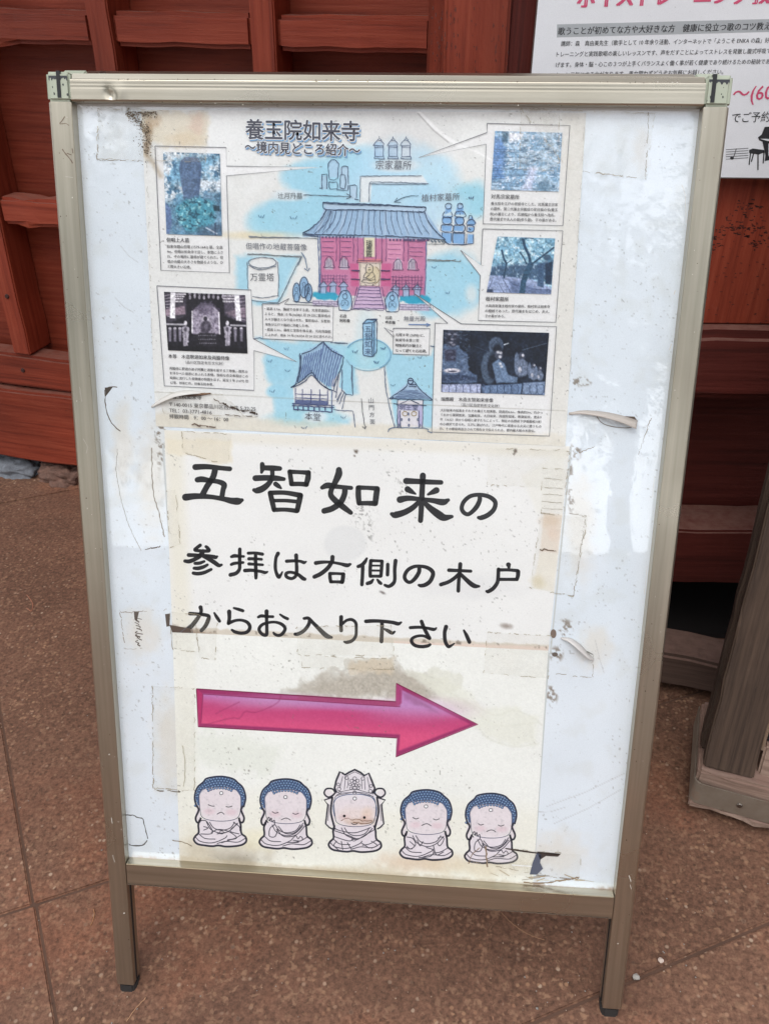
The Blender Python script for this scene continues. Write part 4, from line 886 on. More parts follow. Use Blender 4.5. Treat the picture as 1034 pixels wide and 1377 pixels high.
penset(z7, [[(155, 660), (158, 800), (162, 920)], [(440, 665), (450, 850), (490, 1050), (530, 1210)], [(0, 460), (100, 466)], [(845, 493), (885, 496)], [(470, 1250), (490, 1218), (530, 1210)], [(530, 1210), (810, 1218), (815, 1240), (860, 1255)]], 1.5, (104, 120, 140))
penset(z7, [[(480, 955), (620, 860), (650, 800)], [(650, 795), (700, 800), (740, 860), (860, 965)], [(480, 955), (640, 962), (865, 968)], [(655, 830), (720, 832)], [(655, 845), (720, 848)], [(555, 965), (555, 1215)], [(780, 965), (775, 1215)], [(580, 1000), (620, 985), (660, 960), (700, 985), (745, 1000)], [(560, 1010), (810, 1015)], [(520, 1000), (560, 1010)], [(575, 1060), (578, 1210)], [(745, 1060), (742, 1210)], [(500, 960), (520, 940)]], 1.3, DPEN)
for k in range(8): pen(z7((600-k*12, 880+k*11), (740+k*14, 885+k*10)), 0.9, (96, 116, 150), False)
A.ring(552, 512, 3.6, 4, 1.2, DPEN, 17)
for x in (620, 700): A.ring(450+x/6.56, 390+1088/6.56, 3.4, 3, 0.9, (150, 130, 70), 17.4)
for x, y in ((650, 1090), (655, 1140), (655, 1190), (590, 1140), (735, 1140), (565, 1190), (750, 1190)): A.ell(450+x/6.56, 390+y/6.56, 1.6, 2.4, (110, 118, 140), 17.5, 7)
grass(z7, 180, 540); grass(z7, 430, 510); grass(z7, 370, 630); grass(z7, 750, 590); grass(z7, 515, 835)
A.build('line_drawing', MAT['ink'], mapo)

# --- lettering on the map
T = Print(SP)
for d, col, b, l, n_ in (((1.3, 1.9), (116, 164, 206), 0.04, 17, 8), ((0, 0), (236, 238, 238), 0.05, 19.5, 8), ((0, 0), (66, 68, 80), 0.018, 22, 4)):
    T.text('養玉院如来寺', 331, 184.5, 483, 187.5, col, b, 1.04, l, d, 3, n_)
    T.text('～境内見どころ紹介～', 330, 203.5, 484, 208.5, col, b*1.3, 1.0, l, d, 3, n_)
HW = (104, 108, 118)
for tx, x0, y0, x1, y1, c in (('辻月丹墓', 374, 266, 407, 266.5, (96, 104, 108)), ('宗家墓所', 505, 226, 553, 227, HW), ('植村家墓所', 567, 270, 618, 268, HW), ('但唱作の地蔵菩薩像', 331, 334, 413, 336, HW), ('万霊塔', 337, 376.5, 369, 376.5, (100, 102, 108)), ('本堂', 410, 563, 431, 565, HW), ('無量光殿', 543, 431, 572, 431, HW), ('明王堂', 537, 550.5, 562, 551, (70, 78, 110))):
    T.text(tx, x0, y0, x1, y1, c, 0.0, 1.0, 19)
T.vtext('五智如来', 495, 441.5, 495, 471.5, 8.5, (70, 88, 120), 0.0, 19); T.vtext('山門方面', 499, 538, 501, 566, 6.6, (92, 96, 104), 0, 19)
TX = (62, 62, 66)
def block(lines, x0, y0, dx, dy, col=TX, bold=0.012):
    for i, (tx, w, sl) in enumerate(lines): T.text(tx, x0+dx*i, y0+dy*i, x0+dx*i+w, y0+dy*i+sl, col, bold, 1.0, 19)
T.text('但唱上人墓', 224.6, 324.6, 255, 325.3, TX, 0.02, 1.0, 19)
block([('如来寺開山但唱 (1579-1641) 墓。全高', 75, 1.5), ('4m。但唱は如来寺で没し、茶毘にふさ', 75, 1.5), ('れ、その場所に墓塔が建てられた。但', 75, 1.5), ('唱の功績の大きさを物語るような、ひ', 74.5, 1.5), ('と際大きい石塔。', 31, 1)], 225, 332.7, 0.35, 6.75)
T.text('本尊　木造釈迦如来及両脇侍像', 227, 480.6, 309, 483.6, TX, 0.015, 1.0, 19); T.text('（品川区指定有形文化財）', 250, 488.5, 301, 490.4, TX, 0.0, 1.0, 19)
block([('両脇侍に釈迦の弟子阿難と迦葉を配する三尊像。微笑み', 105, 4.6), ('を浮かべた慈悲にあふれる表情。独特な衣文表現はこの', 105, 4.6), ('時期に流行した黄檗様の特徴を示す。延宝 5 年 (1677) 恕', 105, 4.6), ('幻雪、恕崇仁作。旧養玉院本尊。', 58, 2.6)], 228.6, 496.4, 0.35, 6.4)
T.text('養玉院如来寺', 232, 535, 271.5, 536.6, TX, 0.03, 1.0, 19)
block([('〒140-0015 東京都品川区西大井 5-22-25', 116, 6.3), ('TEL：03-3771-4816', 57, 3.2), ('拝観時間　9：00 ～ 16：00', 79, 4.4)], 228, 545.6, 0.2, 8.1, (66, 66, 70), 0.006)
T.text('対馬宗家墓所', 660, 266.2, 698, 267.2, TX, 0.01, 1.0, 19)
block([('養玉院を江戸の菩提寺とした、対馬藩主宗家', 90, 1.6), ('の墓所。第二代藩主宗義成の室日福の弔(養玉', 90, 1.6), ('院)の遺言により、広徳院から養玉院へ改名。', 87, 1.6), ('歴代藩主や夫人の墓(参り墓)、子の墓がある。', 89, 1.6)], 659.8, 275, -0.4, 7.0)
T.text('植村家墓所', 653, 403.7, 683.5, 404.4, TX, 0.02, 1.0, 19)
block([('大和高取藩主植村家の墓所。植村家は如来寺', 86.5, 1.2), ('の檀越であった。歴代藩主をはじめ、夫人、', 86.5, 1.2), ('子の墓がある。', 27, 0.5)], 652.6, 412.4, -0.4, 6.8)
T.text('瑞應殿　木造五智如来坐像', 593, 538.2, 663, 540, TX, 0.015, 1.0, 19); T.text('（品川区指定有形文化財）', 620, 545.6, 671, 547.4, TX, 0.0, 1.0, 19)
block([('大日如来の知恵をそれぞれ備えた如来像。総高約6.6m、像高約3m。向かっ', 137, 3.4), ('て右から薬師如来、宝勝如来、大日如来、阿弥陀如来、釈迦如来。寛永9', 135.5, 3.4), ('年（1632）頃から但唱と弟子たちによって、現在の長野県下伊那郡松川町', 136, 3.3), ('の小横沢で造られ、江戸に運ばれた。江戸時代に度重なる火災に遭うもの', 136, 3.4), ('の、その都度再造立されて現在まで伝えられる、都内最大級の木造仏。', 128, 3.1)], 592.2, 552.6, -0.25, 6.2)
block([('・総高 2.1m、胸前で合掌する姿。光背背面銘に', 88, 3.0), ('よると、寛永 15 年(1638)2 月 29 日に霊岸島の', 88, 3.0), ('人々が願主となり造られた。霊岸島は、五智如', 87, 3.0), ('来像が江戸で最初に到着した地。', 59, 2.2), ('・総高 2.3m、錫杖と宝珠を執る姿。光背背面銘', 88, 3.0), ('によれば、寛永 14 年 (1637)4 月 24 日に造られた。', 90, 3.0)], 356.4, 416.2, 0.15, 7.0, (50, 50, 54))
block([('元禄 8 年 (1695) に、', 39, 1.2), ('如来寺木食三世', 31.5, 1), ('唱悦真円が願主と', 35.5, 1), ('なって建てた石柱碑。', 42, 1.2)], 531.8, 451.2, 0.0, 7.1, (50, 50, 54), 0.02)
block([('石造', 9, 0.2), ('阿形像', 13.5, 0.3)], 457.3, 426.2, 0, 6.2, TX, 0.03); block([('石造', 9, 0.2), ('吽形像', 13.5, 0.3)], 518.3, 428.6, 0, 6.2, TX, 0.03)
T.build('lettering', MAT['ink'], mapo)

# --- the five small photographs on the map
def photo(corners, base, fn, name='photo_print', sat=0.85):
    p = Paint(corners, 0.8, base); fn(p); h = vnoise(p.X, p.Y, 2.0, 95, 2)-0.5; p.c *= (1+h*0.42)[..., None]; p.c = (p.c-128)*1.16+120; g_ = p.c.mean(-1, keepdims=True); p.c = g_+(p.c-g_)*sat; p.build(name, SP, MAT['ink'], mapo, 16)
def mott(p, c0, c1, sc, seed, a=1.0, o=4, lo=0.35, hi=0.65): p.put(a*sm(lo, hi, vnoise(p.X, p.Y, sc, seed, o, 0.65)), c1)
def ph_tomb(p):
    p.c[:] = (208, 216, 222); mott(p, 0, (120, 168, 196), 16, 1); mott(p, 0, (74, 118, 150), 7, 2, 0.9, 4, 0.52, 0.7)
    p.ell(285, 285, 20, 30, (150, 176, 198), 0.5, 0.6); p.poly([(276, 262), (286, 263), (286, 285), (276, 285)], (130, 146, 168), 0.8, 1)
    p.poly([(220, 270), (300, 262), (300, 320), (222, 318)], (88, 132, 160), 0.75, 8); mott(p, 0, (56, 84, 104), 6, 3, 0.6, 4, 0.55, 0.75)
    p.poly([(241, 225), (243, 216), (249, 211), (259, 210), (267, 213), (271.5, 222), (270, 245), (267.5, 270), (248, 270), (244, 245)], (92, 116, 148), 1, 1)
    p.poly([(268, 214), (271.5, 222), (267.5, 270), (263, 270)], (76, 98, 130), 0.7, 2); m = (vnoise(p.X, p.Y, 3, 5, 2)-0.5)*24; p.c += m[..., None]
    p.poly([(223, 272), (230, 280), (232, 300), (228, 314), (224, 314)], (96, 118, 160), 0.9, 1.5)
    p.ell(265, 288, 27, 22, (76, 150, 170), 0.95, 0.2, 0.25, 6, 6); b = sm(0.5, 0.72, vnoise(p.X, p.Y, 4, 7, 3)); r = np.hypot((p.X-265)/27, (p.Y-288)/22) < 1; p.put(b*r*0.8, (150, 200, 206)); b2 = sm(0.52, 0.7, vnoise(p.X, p.Y, 4, 17, 3)); p.put(b2*r*0.8, (40, 84, 104))
    p.poly([(266, 305), (300, 300), (300, 320), (266, 318)], (70, 92, 116), 0.6, 3); p.line([(278, 306), (292, 314)], 2, (190, 200, 214), 0.8); p.line([(290, 300), (290, 317)], 2, (60, 76, 100), 0.8)
    p.poly([(287, 275), (296, 277), (296, 284), (288, 283)], (44, 70, 84), 0.9, 1)
photo([(219.8, 204), (296, 206.4), (299, 316.8), (224.3, 314.4)], (150, 180, 200), ph_tomb)
def ph_altar(p):
    p.c[:] = (40, 36, 52); q = Z(205, 375, 6.67)
    p.poly(q((110, 115), (300, 120), (310, 330), (130, 400)), (78, 70, 88), 0.9, 2); p.poly(q((640, 140), (835, 145), (845, 400), (650, 330)), (96, 84, 108), 0.9, 2)
    for k in range(8): p.line(q((110+k*4, 150+k*26), (200, 130+k*30)), 1.0, (214, 200, 214), 0.6, 0.5); p.line(q((740, 160+k*26), (840, 130+k*34)), 1.0, (214, 200, 214), 0.5, 0.5)
    p.poly(q((110, 270), (290, 240), (300, 315), (120, 330)), (176, 140, 160), 0.7, 1.2); p.poly(q((660, 300), (840, 240), (842, 350), (700, 330)), (170, 138, 160), 0.6, 1.5)
    p.poly(q((165, 118), (208, 120), (206, 350), (160, 350)), (226, 222, 228), 1, 0.8); p.poly(q((735, 140), (780, 142), (800, 375), (755, 372)), (222, 218, 226), 1, 0.8)
    for x in range(215, 330, 14):
        for y in (135, 155, 175, 200): 
            if x < 300-(y-135)*0.4: p.ell(*q((x, y))[0], 0.9, 1.2, (216, 210, 218), 0.9)
    for x in range(640, 740, 14):
        for y in (150, 175, 200): p.ell(*q((x, y))[0], 0.9, 1.2, (216, 210, 218), 0.9)
    for x in range(340, 640, 42): p.ell(*q((x, 160+6*math.sin(x)))[0], 1.6, 3, (176, 168, 184), 0.8); p.ell(*q((x, 130))[0], 2.2, 1.2, (196, 190, 200), 0.7)
    p.poly(q((110, 395), (300, 400), (300, 415), (120, 412)), (200, 196, 206), 0.8, 0.7); p.poly(q((700, 405), (845, 410), (845, 425), (700, 422)), (200, 196, 206), 0.8, 0.7)
    for x in (160, 205, 250, 745, 800): p.poly(q((x-14, 440), (x+14, 440), (x+12, 560), (x-8, 560)), (140, 132, 154), 0.85, 1); p.ell(*q((x, 440))[0], 2, 1.5, (206, 200, 210), 0.8)
    p.poly(q((360, 490), (358, 290), (400, 250), (480, 230), (560, 250), (598, 290), (606, 490), (520, 500), (420, 500)), (158, 146, 170), 0.98, 1.5)
    p.poly(q((395, 250), (430, 215), (480, 200), (540, 215), (570, 250), (540, 300), (420, 300)), (112, 100, 128), 0.85, 2, warp=3, seed=3, wscale=3)
    mm = sm(0.5, 0.7, vnoise(p.X, p.Y, 2.6, 5, 3))*((p.Y > 412) & (p.Y < 450) & (p.X > 259) & (p.X < 296)); p.put(mm*0.6, (96, 80, 112))
    for k in ((360, 290, 360, 480), (598, 300, 606, 490)): p.line(q(k[:2], k[2:]), 1.8, (226, 220, 228), 0.9)
    p.ell(*q((480, 370))[0], 6, 6, (206, 196, 214), 0.8, 0.3); p.ell(*q((478, 355))[0], 2.6, 3.2, (44, 38, 52), 0.95); p.ell(*q((480, 430))[0], 6.5, 8.5, (74, 66, 86), 0.95, 0.25, 0.2)
    p.ell(*q((484, 420))[0], 2.4, 4, (128, 120, 142), 0.7, 0.4)
    p.poly(q((400, 500), (430, 480), (560, 485), (590, 560), (580, 600), (420, 590)), (52, 48, 62), 1, 1.5)
    for x in range(420, 580, 16): 
        for y in (505, 540, 575): p.ell(*q((x+(y % 9), y))[0], 0.8, 0.9, (140, 134, 150), 0.7)
    for cx in (300, 675):
        p.ell(*q((cx, 395))[0], 2.2, 3.2, (216, 210, 220), 0.95); p.poly(q((cx-35, 430), (cx, 415), (cx+35, 430), (cx+30, 490), (cx+20, 600), (cx-15, 600), (cx-25, 500)), (176, 168, 186), 0.95, 1, warp=1.5, seed=4, wscale=3); p.ell(*q((cx-2, 450))[0], 2, 3, (70, 62, 82), 0.7); p.line(q((cx+5, 470), (cx-5, 590)), 0.8, (84, 76, 98), 0.7)
    p.poly(q((140, 600), (853, 630), (853, 668), (143, 640)), (30, 28, 40), 0.9, 3); m = (vnoise(p.X, p.Y, 2.4, 15, 2)-0.5)*30; p.c += m[..., None]
photo([(221, 392), (330, 396.4), (333.2, 475), (226.5, 470.6)], (40, 36, 50), ph_altar, sat=0.55)
def ph_graves(p):
    p.c[:] = (168, 194, 214); x, y = p.X, p.Y
    p.put(sm(0.42, 0.62, vnoise(x, y*2.4, 13, 41, 4, 0.65)), (128, 166, 196)); p.put(0.8*sm(0.56, 0.7, vnoise(x, y*2.6, 9, 42, 4, 0.7)), (84, 118, 146)); p.put(0.8*sm(0.6, 0.74, vnoise(x*1.5, y*2.2, 5, 43, 3)), (214, 222, 234))
    p.poly([(663, 185), (678, 186), (676, 240), (661, 240)], (84, 130, 196), 0.65, 4, warp=4, seed=3); p.poly([(684, 176), (704, 177), (700, 188), (686, 192)], (226, 226, 230), 0.85, 3, warp=3, seed=5); p.poly([(676, 176), (684, 178), (682, 192), (674, 190)], (72, 104, 124), 0.8, 2)
    p.poly([(712, 222), (722, 224), (716, 256), (700, 256)], (206, 210, 232), 0.8, 4, warp=3, seed=8); p.ell(732, 250, 9, 9, (96, 128, 150), 0.75, 0.5, 0.4, 3, 5)
    for k in range(14): yy = 200+k*4.2; p.line([(662, yy+random.uniform(-2, 2)), (664+random.uniform(12, 60), yy+random.uniform(-3, 3))], random.uniform(0.5, 1.3), (76, 106, 136), 0.55, 0.5)
    for k in range(5): p.line([(665+k*9, 252), (690+k*6, 228)], 0.7, (104, 128, 160), 0.5, 0.5)
photo([(665.5, 175.8), (755.8, 178.2), (751, 257.2), (660, 254.6)], (160, 190, 220), ph_graves)
def ph_tree(p):
    p.c[:] = (122, 170, 196); x, y = p.X, p.Y; q = Z(630, 300, 7.386)
    mott(p, 0, (168, 204, 218), 9, 51); mott(p, 0, (84, 128, 154), 6, 52, 0.8, 4, 0.55, 0.7); p.put(0.8*sm(0.62, 0.74, vnoise(x, y, 4, 53, 3)), (206, 222, 230))
    p.poly(q((180, 130), (290, 130), (250, 200), (230, 320), (190, 440), (170, 430)), (226, 228, 230), 0.95, 3, warp=3, seed=6)
    p.poly(q((190, 440), (300, 420), (520, 410), (830, 380), (830, 560), (500, 560), (190, 520)), (62, 88, 118), 0.85, 3, warp=4, seed=7); mm = sm(0.58, 0.72, vnoise(x*1.6, y, 4, 57, 3))*((y > 355) & (y < 376)); p.put(mm*0.7, (160, 184, 204))
    p.poly(q((180, 515), (320, 520), (640, 560), (820, 640), (820, 710), (170, 690)), (152, 166, 200), 0.95, 1.5); p.put(0.35*sm(0.5, 0.7, vnoise(x, y*2, 8, 58, 3))*(y > 372), (110, 128, 168))
    p.poly(q((400, 560), (660, 640), (820, 660), (820, 705), (420, 695)), (96, 114, 150), 0.8, 2, warp=2, seed=9)
    for a in (((300, 600), (350, 690)), ((320, 520), (420, 690)), ((240, 560), (200, 640)), ((430, 600), (520, 630)), ((620, 650), (800, 660))): p.line(q(*a), 0.8, (60, 70, 100), 0.7)
    TR = (52, 82, 108)
    p.line(q((540, 160), (560, 240), (600, 320), (615, 410)), 3.6, TR, 1); p.line(q((615, 410), (580, 480), (545, 580), (530, 690)), 7.5, (58, 92, 118), 1); p.line(q((620, 410), (700, 350), (780, 290), (845, 240)), 2.4, TR, 1); p.line(q((575, 400), (540, 330), (510, 290)), 2, TR, 0.9); p.line(q((330, 270), (350, 350), (375, 400), (350, 540)), 2.6, TR, 1); p.line(q((375, 400), (430, 360)), 1.3, TR, 0.9); p.line(q((560, 150), (600, 145), (640, 150)), 1.6, TR, 0.8)
    p.ell(*q((780, 340))[0], 5, 4, (56, 80, 104), 0.9); p.poly(q((690, 400), (750, 390), (745, 640), (680, 620)), (70, 98, 130), 0.95, 1.2); p.poly(q((760, 400), (835, 380), (820, 610), (760, 600)), (40, 62, 88), 0.95, 1.5)
    p.poly(q((180, 650), (240, 655), (240, 690), (178, 688)), (40, 52, 76), 0.8, 1.5)
photo([(669, 317.6), (746.2, 320.3), (740.8, 395.3), (654, 392.6)], (120, 160, 190), ph_tree)
def ph_statues(p):
    p.c[:] = (30, 42, 62); q = Z(575, 430, 5.442); x, y = p.X, p.Y; mott(p, 0, (42, 58, 82), 14, 61, 0.7)
    p.poly(q((105, 470), (390, 468), (385, 545), (95, 530)), (168, 178, 212), 0.98, 1); p.poly(q((395, 480), (690, 465), (680, 545), (400, 540)), (104, 132, 172), 0.95, 1); p.poly(q((700, 460), (858, 450), (855, 550), (690, 540)), (128, 152, 188), 0.95, 1.2)
    for k in range(6): A_ = q((140+k*52, 500))[0]; 
    for cx, n, c in ((130, 6, (84, 96, 140)), (430, 5, (52, 74, 108)), (720, 4, (60, 84, 118))):
        for k in range(n):
            c0 = q((cx+k*52, 505))[0]; r = np.hypot((x-c0[0])/5.0, (y-c0[1])/7.5); p.put(0.7*np.exp(-((r-1)/0.10)**2)*(y > q((0, 470))[0][1]), c)
    p.poly(q((105, 190), (150, 170), (220, 190), (290, 250), (300, 370), (360, 410), (360, 455), (240, 465), (105, 460)), (84, 108, 144), 0.95, 1.5, warp=1.5, seed=4)
    p.poly(q((105, 400), (240, 395), (350, 420), (350, 440), (105, 450)), (52, 68, 100), 0.8, 2); p.ell(*q((180, 370))[0], 11, 3, (216, 208, 214), 0.95, 0.3); p.ell(*q((180, 375))[0], 6, 1.2, (60, 60, 84), 0.9)
    p.ell(*q((175, 120))[0], 10, 15, (52, 58, 78), 1, 0.2)
    for a in ((160, 105), (200, 105), (180, 140), (172, 165), (190, 180)): p.ell(*q(a)[0], 2.4, 1.3, (150, 148, 166), 0.8, 0.5, 0.3)
    p.poly(q((120, 215), (210, 215), (205, 300), (130, 300)), (60, 56, 80), 0.8, 2); p.put(0.3*sm(0.55, 0.7, vnoise(x, y*1.6, 4, 63, 3))*(x < 632), (150, 170, 200))
    p.ell(*q((500, 190))[0], 10, 12, (78, 96, 122), 0.95, 0.12, 0.08); p.ell(*q((510, 215))[0], 6, 7, (30, 38, 56), 0.9, 0.3)
    p.ell(*q((450, 350))[0], 10.5, 22, (80, 100, 126), 0.95, 0.1, 0.06); p.ell(*q((480, 340))[0], 8, 18, (34, 44, 64), 0.9, 0.2)
    p.ell(*q((520, 255))[0], 5.5, 6.5, (74, 80, 100), 1, 0.2); p.poly(q((470, 320), (520, 285), (560, 320), (590, 400), (655, 420), (655, 455), (500, 460), (490, 400)), (104, 132, 168), 0.98, 1.2, warp=1.2, seed=5)
    for a in ((515, 235), (535, 240), (530, 268), (530, 320), (540, 340)): p.ell(*q(a)[0], 2.0, 1.8, (206, 206, 214), 0.85, 0.6, 0.3)
    for cx, cy, s_ in ((690, 330, 1.0), (775, 380, .7), (820, 395, .6)):
        c0 = q((cx, cy))[0]; p.ell(c0[0]-5*s_-2, c0[1]-2, 3.4*s_, 15*s_, (110, 128, 158), 0.9, 0.15); p.ell(c0[0], c0[1]-12*s_, 4.5*s_, 5.5*s_, (70, 78, 100), 1, 0.2); p.ell(c0[0], c0[1]+4*s_, 8*s_, 12*s_, (112, 128, 156), 0.95, 0.2, 0.15, 4, 4)
        p.ell(c0[0]+1, c0[1]-13*s_, 1.6*s_, 2.2*s_, (196, 196, 206), 0.9); p.ell(c0[0]-3*s_, c0[1]+6*s_, 2.2*s_, 4*s_, (196, 196, 208), 0.8)
    p.line(q((690, 220), (870, 170)), 0.7, (120, 136, 160), 0.7); p.line(q((340, 190), (440, 230)), 0.6, (90, 104, 128), 0.6); p.line(q((560, 180), (590, 170)), 1.4, (200, 210, 220), 0.9)
    p.c += ((vnoise(x, y, 2.6, 65, 2)-0.5)*22)[..., None]
photo([(596, 443), (738.2, 447.2), (732, 531), (593, 526.6)], (30, 42, 62), ph_statues, sat=0.7)

# tape over the map corners and edges
tE = Print(SP)
for P in ([(133, 146), (279, 150), (277, 218), (131, 213)], [(700, 146), (880, 152), (868, 241), (764, 228)], [(700, 146), (752, 148), (750, 230), (698, 228)], [(209, 527), (300, 530), (330, 560), (222, 556)]):
    tape(P, mapo, 26); tape_edges(P, tE, 3, (172, 164, 144), 0.35, 27, 0.6)
tE.line([(288, 536), (300, 541), (308, 547), (322, 551), (345, 553)], 1.0, (84, 66, 50), 27, False, jit=0.7); tE.dash((300, 541), (322, 551), 2.6, (58, 44, 36), 27, 5, 0.8); tE.dash((325, 552), (346, 556), 2.0, (58, 44, 36), 27, 6, 0.7); tE.dash((290, 556), (346, 560), 1.0, (90, 76, 60), 27, 7, 0.6)
for i in range(60):
    t = random.random(); tE.ell(186+random.gauss(0, 5)+t*12, 156+t*60+random.gauss(0, 4), random.uniform(0.3, 1.1), random.uniform(0.3, 0.9), (74, 62, 48), 27, 6)
for i in range(420):
    t = random.random()
    if t < 0.35: x, y = 170+random.random()*42, 150+abs(random.gauss(0, 4))
    elif t < 0.7: a = random.random(); x, y = 172+a*30, 150+a*24+random.gauss(2, 4)
    else: a = random.random(); x, y = 200+random.gauss(-2, 4), 172+a*34
    tE.ell(x, y, random.uniform(0.3, 1.3), random.uniform(0.3, 1.1), random.choice([(74, 62, 46), (104, 88, 66), (130, 112, 84)]), 27, 6)
tE.dash((258, 570), (290, 574), 2.0, (110, 92, 78), 27, 9, 0.6)
for a, b in (((198, 200), (206, 480)), ((785, 170), (765, 520))): tE.dash(a, b, 0.5, (176, 172, 164), 27, 4, 0.5)
tE.build('tape_dirt', MAT['ink'], mapo)['kind'] = 'stuff'
curl('lifted_tape', [(204, 547, 0.5), (218, 538, 4), (236, 530, 6), (256, 527, 5), (276, 528, 0.5)], 6.5, (206, 202, 194), mapo)
d_ = Print(SP); d_.line([(232, 532, 1), (246, 530, 4.5), (262, 530.5, 4), (284, 529, 1.2)], 1, (74, 52, 38), 30); d_.line([(262, 529, 2.6), (276, 529, 2.2), (284, 528, 0.8)], 1, (120, 92, 66), 31); d_.build('tape_dark_marks', MAT['ink'], mapo)  # dark brown lines along the lifted strip and its tip
curl('lifted_tape', [(765, 556, 0.5), (785, 554, 3), (812, 557, 6), (836, 563, 7), (855, 570, 7)], 11, (178, 168, 158), mapo, True)
d_ = Print(SP); d_.line([(766, 557), (795, 553), (822, 556), (846, 562)], 1.4, (70, 60, 54), 9, True); d_.line([(798, 553), (812, 570), (845, 575), (857, 566)], 0.9, (120, 108, 98), 9, True); d_.poly([(836, 559), (853, 560), (857, 566), (848, 568)], (84, 68, 58), 9); d_.build('tape_dark_marks', MAT['ink'], mapo)  # dark edge lines and brown wedge of the lifted strip
# ------------------------------------------------------------------ notice sheet with the big lettering
note = empty('notice_sheet', SIGN, label='cream paper with three lines of bold black brush lettering, middle of the white panel', cat='poster')
S = Paint([(221, 578), (766, 600), (737, 878), (232, 853)], 1.5, (232, 232, 228))
S.c += ((vnoise(S.X, S.Y, 80, 71, 3)-0.5)*7)[..., None]
S.poly([(221, 578), (245, 579), (258, 853), (232, 852)], (226, 220, 196), 0.5, 10); S.poly([(221, 578), (766, 600), (765, 616), (222, 592)], (222, 216, 198), 0.5, 6)
S.poly([(222, 590), (312, 592), (312, 622), (290, 624), (255, 612), (224, 612)], (226, 216, 190), 0.6, 3, warp=3, seed=2)
S.poly([(731, 690), (757, 692), (750, 745), (726, 742)], (224, 212, 196), 0.8, 2); S.poly([(726, 742), (750, 745), (744, 796), (716, 790)], (228, 222, 206), 0.7, 2)
S.poly([(700, 640), (760, 605), (757, 690), (722, 690)], (228, 226, 214), 0.5, 5)
for q in ((740, 700, 12, 8, (206, 180, 150)), (724, 782, 9, 8, (204, 190, 150)), (745, 715, 8, 10, (222, 196, 176))): S.ell(q[0], q[1], q[2], q[3], q[4], 0.45, 0.7, 0.4, 5, 8)
S.ell(464, 731, 29, 24, (217, 218, 216), 0.6, 0.12, 0.04, 5); S.ell(640, 790, 60, 16, (222, 222, 220), 0.6, 0.5, 0.3, 6)
S.poly([(232, 843), (400, 851), (740, 868), (737, 879), (232, 854)], (206, 196, 178), 0.85, 1.4, warp=2, seed=5); S.poly([(530, 862), (740, 870), (737, 876), (530, 866)], (226, 206, 192), 0.8, 1.5)
mm = sm(0.62, 0.78, vnoise(S.X, S.Y, 5, 73, 3)); yb = 853+(S.X-232)*0.0495; S.put(mm*(np.abs(S.Y-(yb-8)) < 2.2)*0.7, (112, 100, 86)); S.put(sm(0.5, 0.75, vnoise(S.X, S.Y, 4, 74, 3))*(np.abs(S.Y-(yb-1)) < 1.4)*0.7, (120, 108, 92))
S.poly([(232, 840), (262, 846), (292, 852), (262, 858), (232, 857)], (128, 104, 84), 0.55, 2.5, warp=4, seed=9)
mm = sm(0.80, 0.87, vnoise(S.X, S.Y, 2.6, 75, 2))*sm(0.45, 0.75, vnoise(S.X, S.Y, 40, 76, 2)); S.put(mm*0.6, (112, 110, 104))
for cx, cy, rx, ry in ((527, 638, 9, 7), (542, 658, 7, 14), (486, 690, 14, 12), (495, 715, 6, 14)):
    mm = sm(0.60, 0.74, vnoise(S.X, S.Y, 2.6, 77, 2))*np.exp(-((S.X-cx)/rx)**2-((S.Y-cy)/ry)**2); S.put(mm*0.8, (112, 110, 106))
S.ell(514.5, 797, 4, 1.6, (92, 84, 80), 0.8, 0.7, 0.3, 3, 3, rot=25); S.ell(681, 842, 7, 3, (140, 128, 118), 0.8, 0.9, 0.4, 3, 4, rot=5)
for q in ((479, 607, 3, 2.4), (477, 613, 1.4, 1), (693, 606, 2.6, 3), (691, 610, 1.6, 1.4)): S.ell(*q, (92, 80, 68), 0.9, 0.5, 0.5, 3, 2)
S.build('paper_sheet', SP, MAT['plain_paper'], note, 3)
B = Print(SP); BK_ = (27, 28, 32)
def glyph(ox, oy, k, strokes):
    zf = Z(ox, oy, k)
    for st in strokes: B.line(zf(*st), 1, BK_, 5)
glyph(240, 610, 10.34, [[(235, 185, 85), (400, 180, 75), (600, 200, 66), (715, 210, 68)], [(515, 200, 85), (480, 330, 85), (400, 450, 82), (325, 590, 82)], [(265, 362, 78), (330, 355, 84), (450, 375, 66), (560, 390, 70), (635, 430, 82), (622, 500, 72), (605, 600, 72)], [(100, 605, 100), (250, 590, 84), (450, 600, 66), (620, 628, 70), (740, 655, 90), (830, 660, 100), (885, 645, 52)]])
glyph(330, 610, 10.34, [[(235, 145, 65), (240, 200, 75), (225, 258, 42)], [(240, 195, 70), (380, 200, 78), (480, 205, 66)], [(140, 340, 84), (280, 335, 80), (420, 340, 80), (535, 352, 54)], [(375, 200, 64), (370, 340, 62), (310, 430, 78), (230, 490, 90), (160, 512, 84), (122, 505, 55)], [(420, 420, 68), (460, 450, 62), (497, 480, 30)],
    [(618, 250, 68), (630, 330, 66), (642, 420, 68)], [(618, 250, 64), (750, 256, 58), (878, 264, 70)], [(876, 262, 72), (870, 340, 80), (845, 428, 70)], [(640, 420, 66), (760, 420, 64), (850, 428, 70)],
    [(345, 545, 70), (370, 650, 74), (400, 780, 68)], [(345, 543, 66), (550, 542, 64), (765, 578, 76)], [(765, 580, 80), (745, 680, 78), (722, 790, 70)], [(370, 652, 50), (560, 652, 52), (740, 668, 56)], [(398, 780, 62), (560, 778, 58), (715, 795, 66)]])
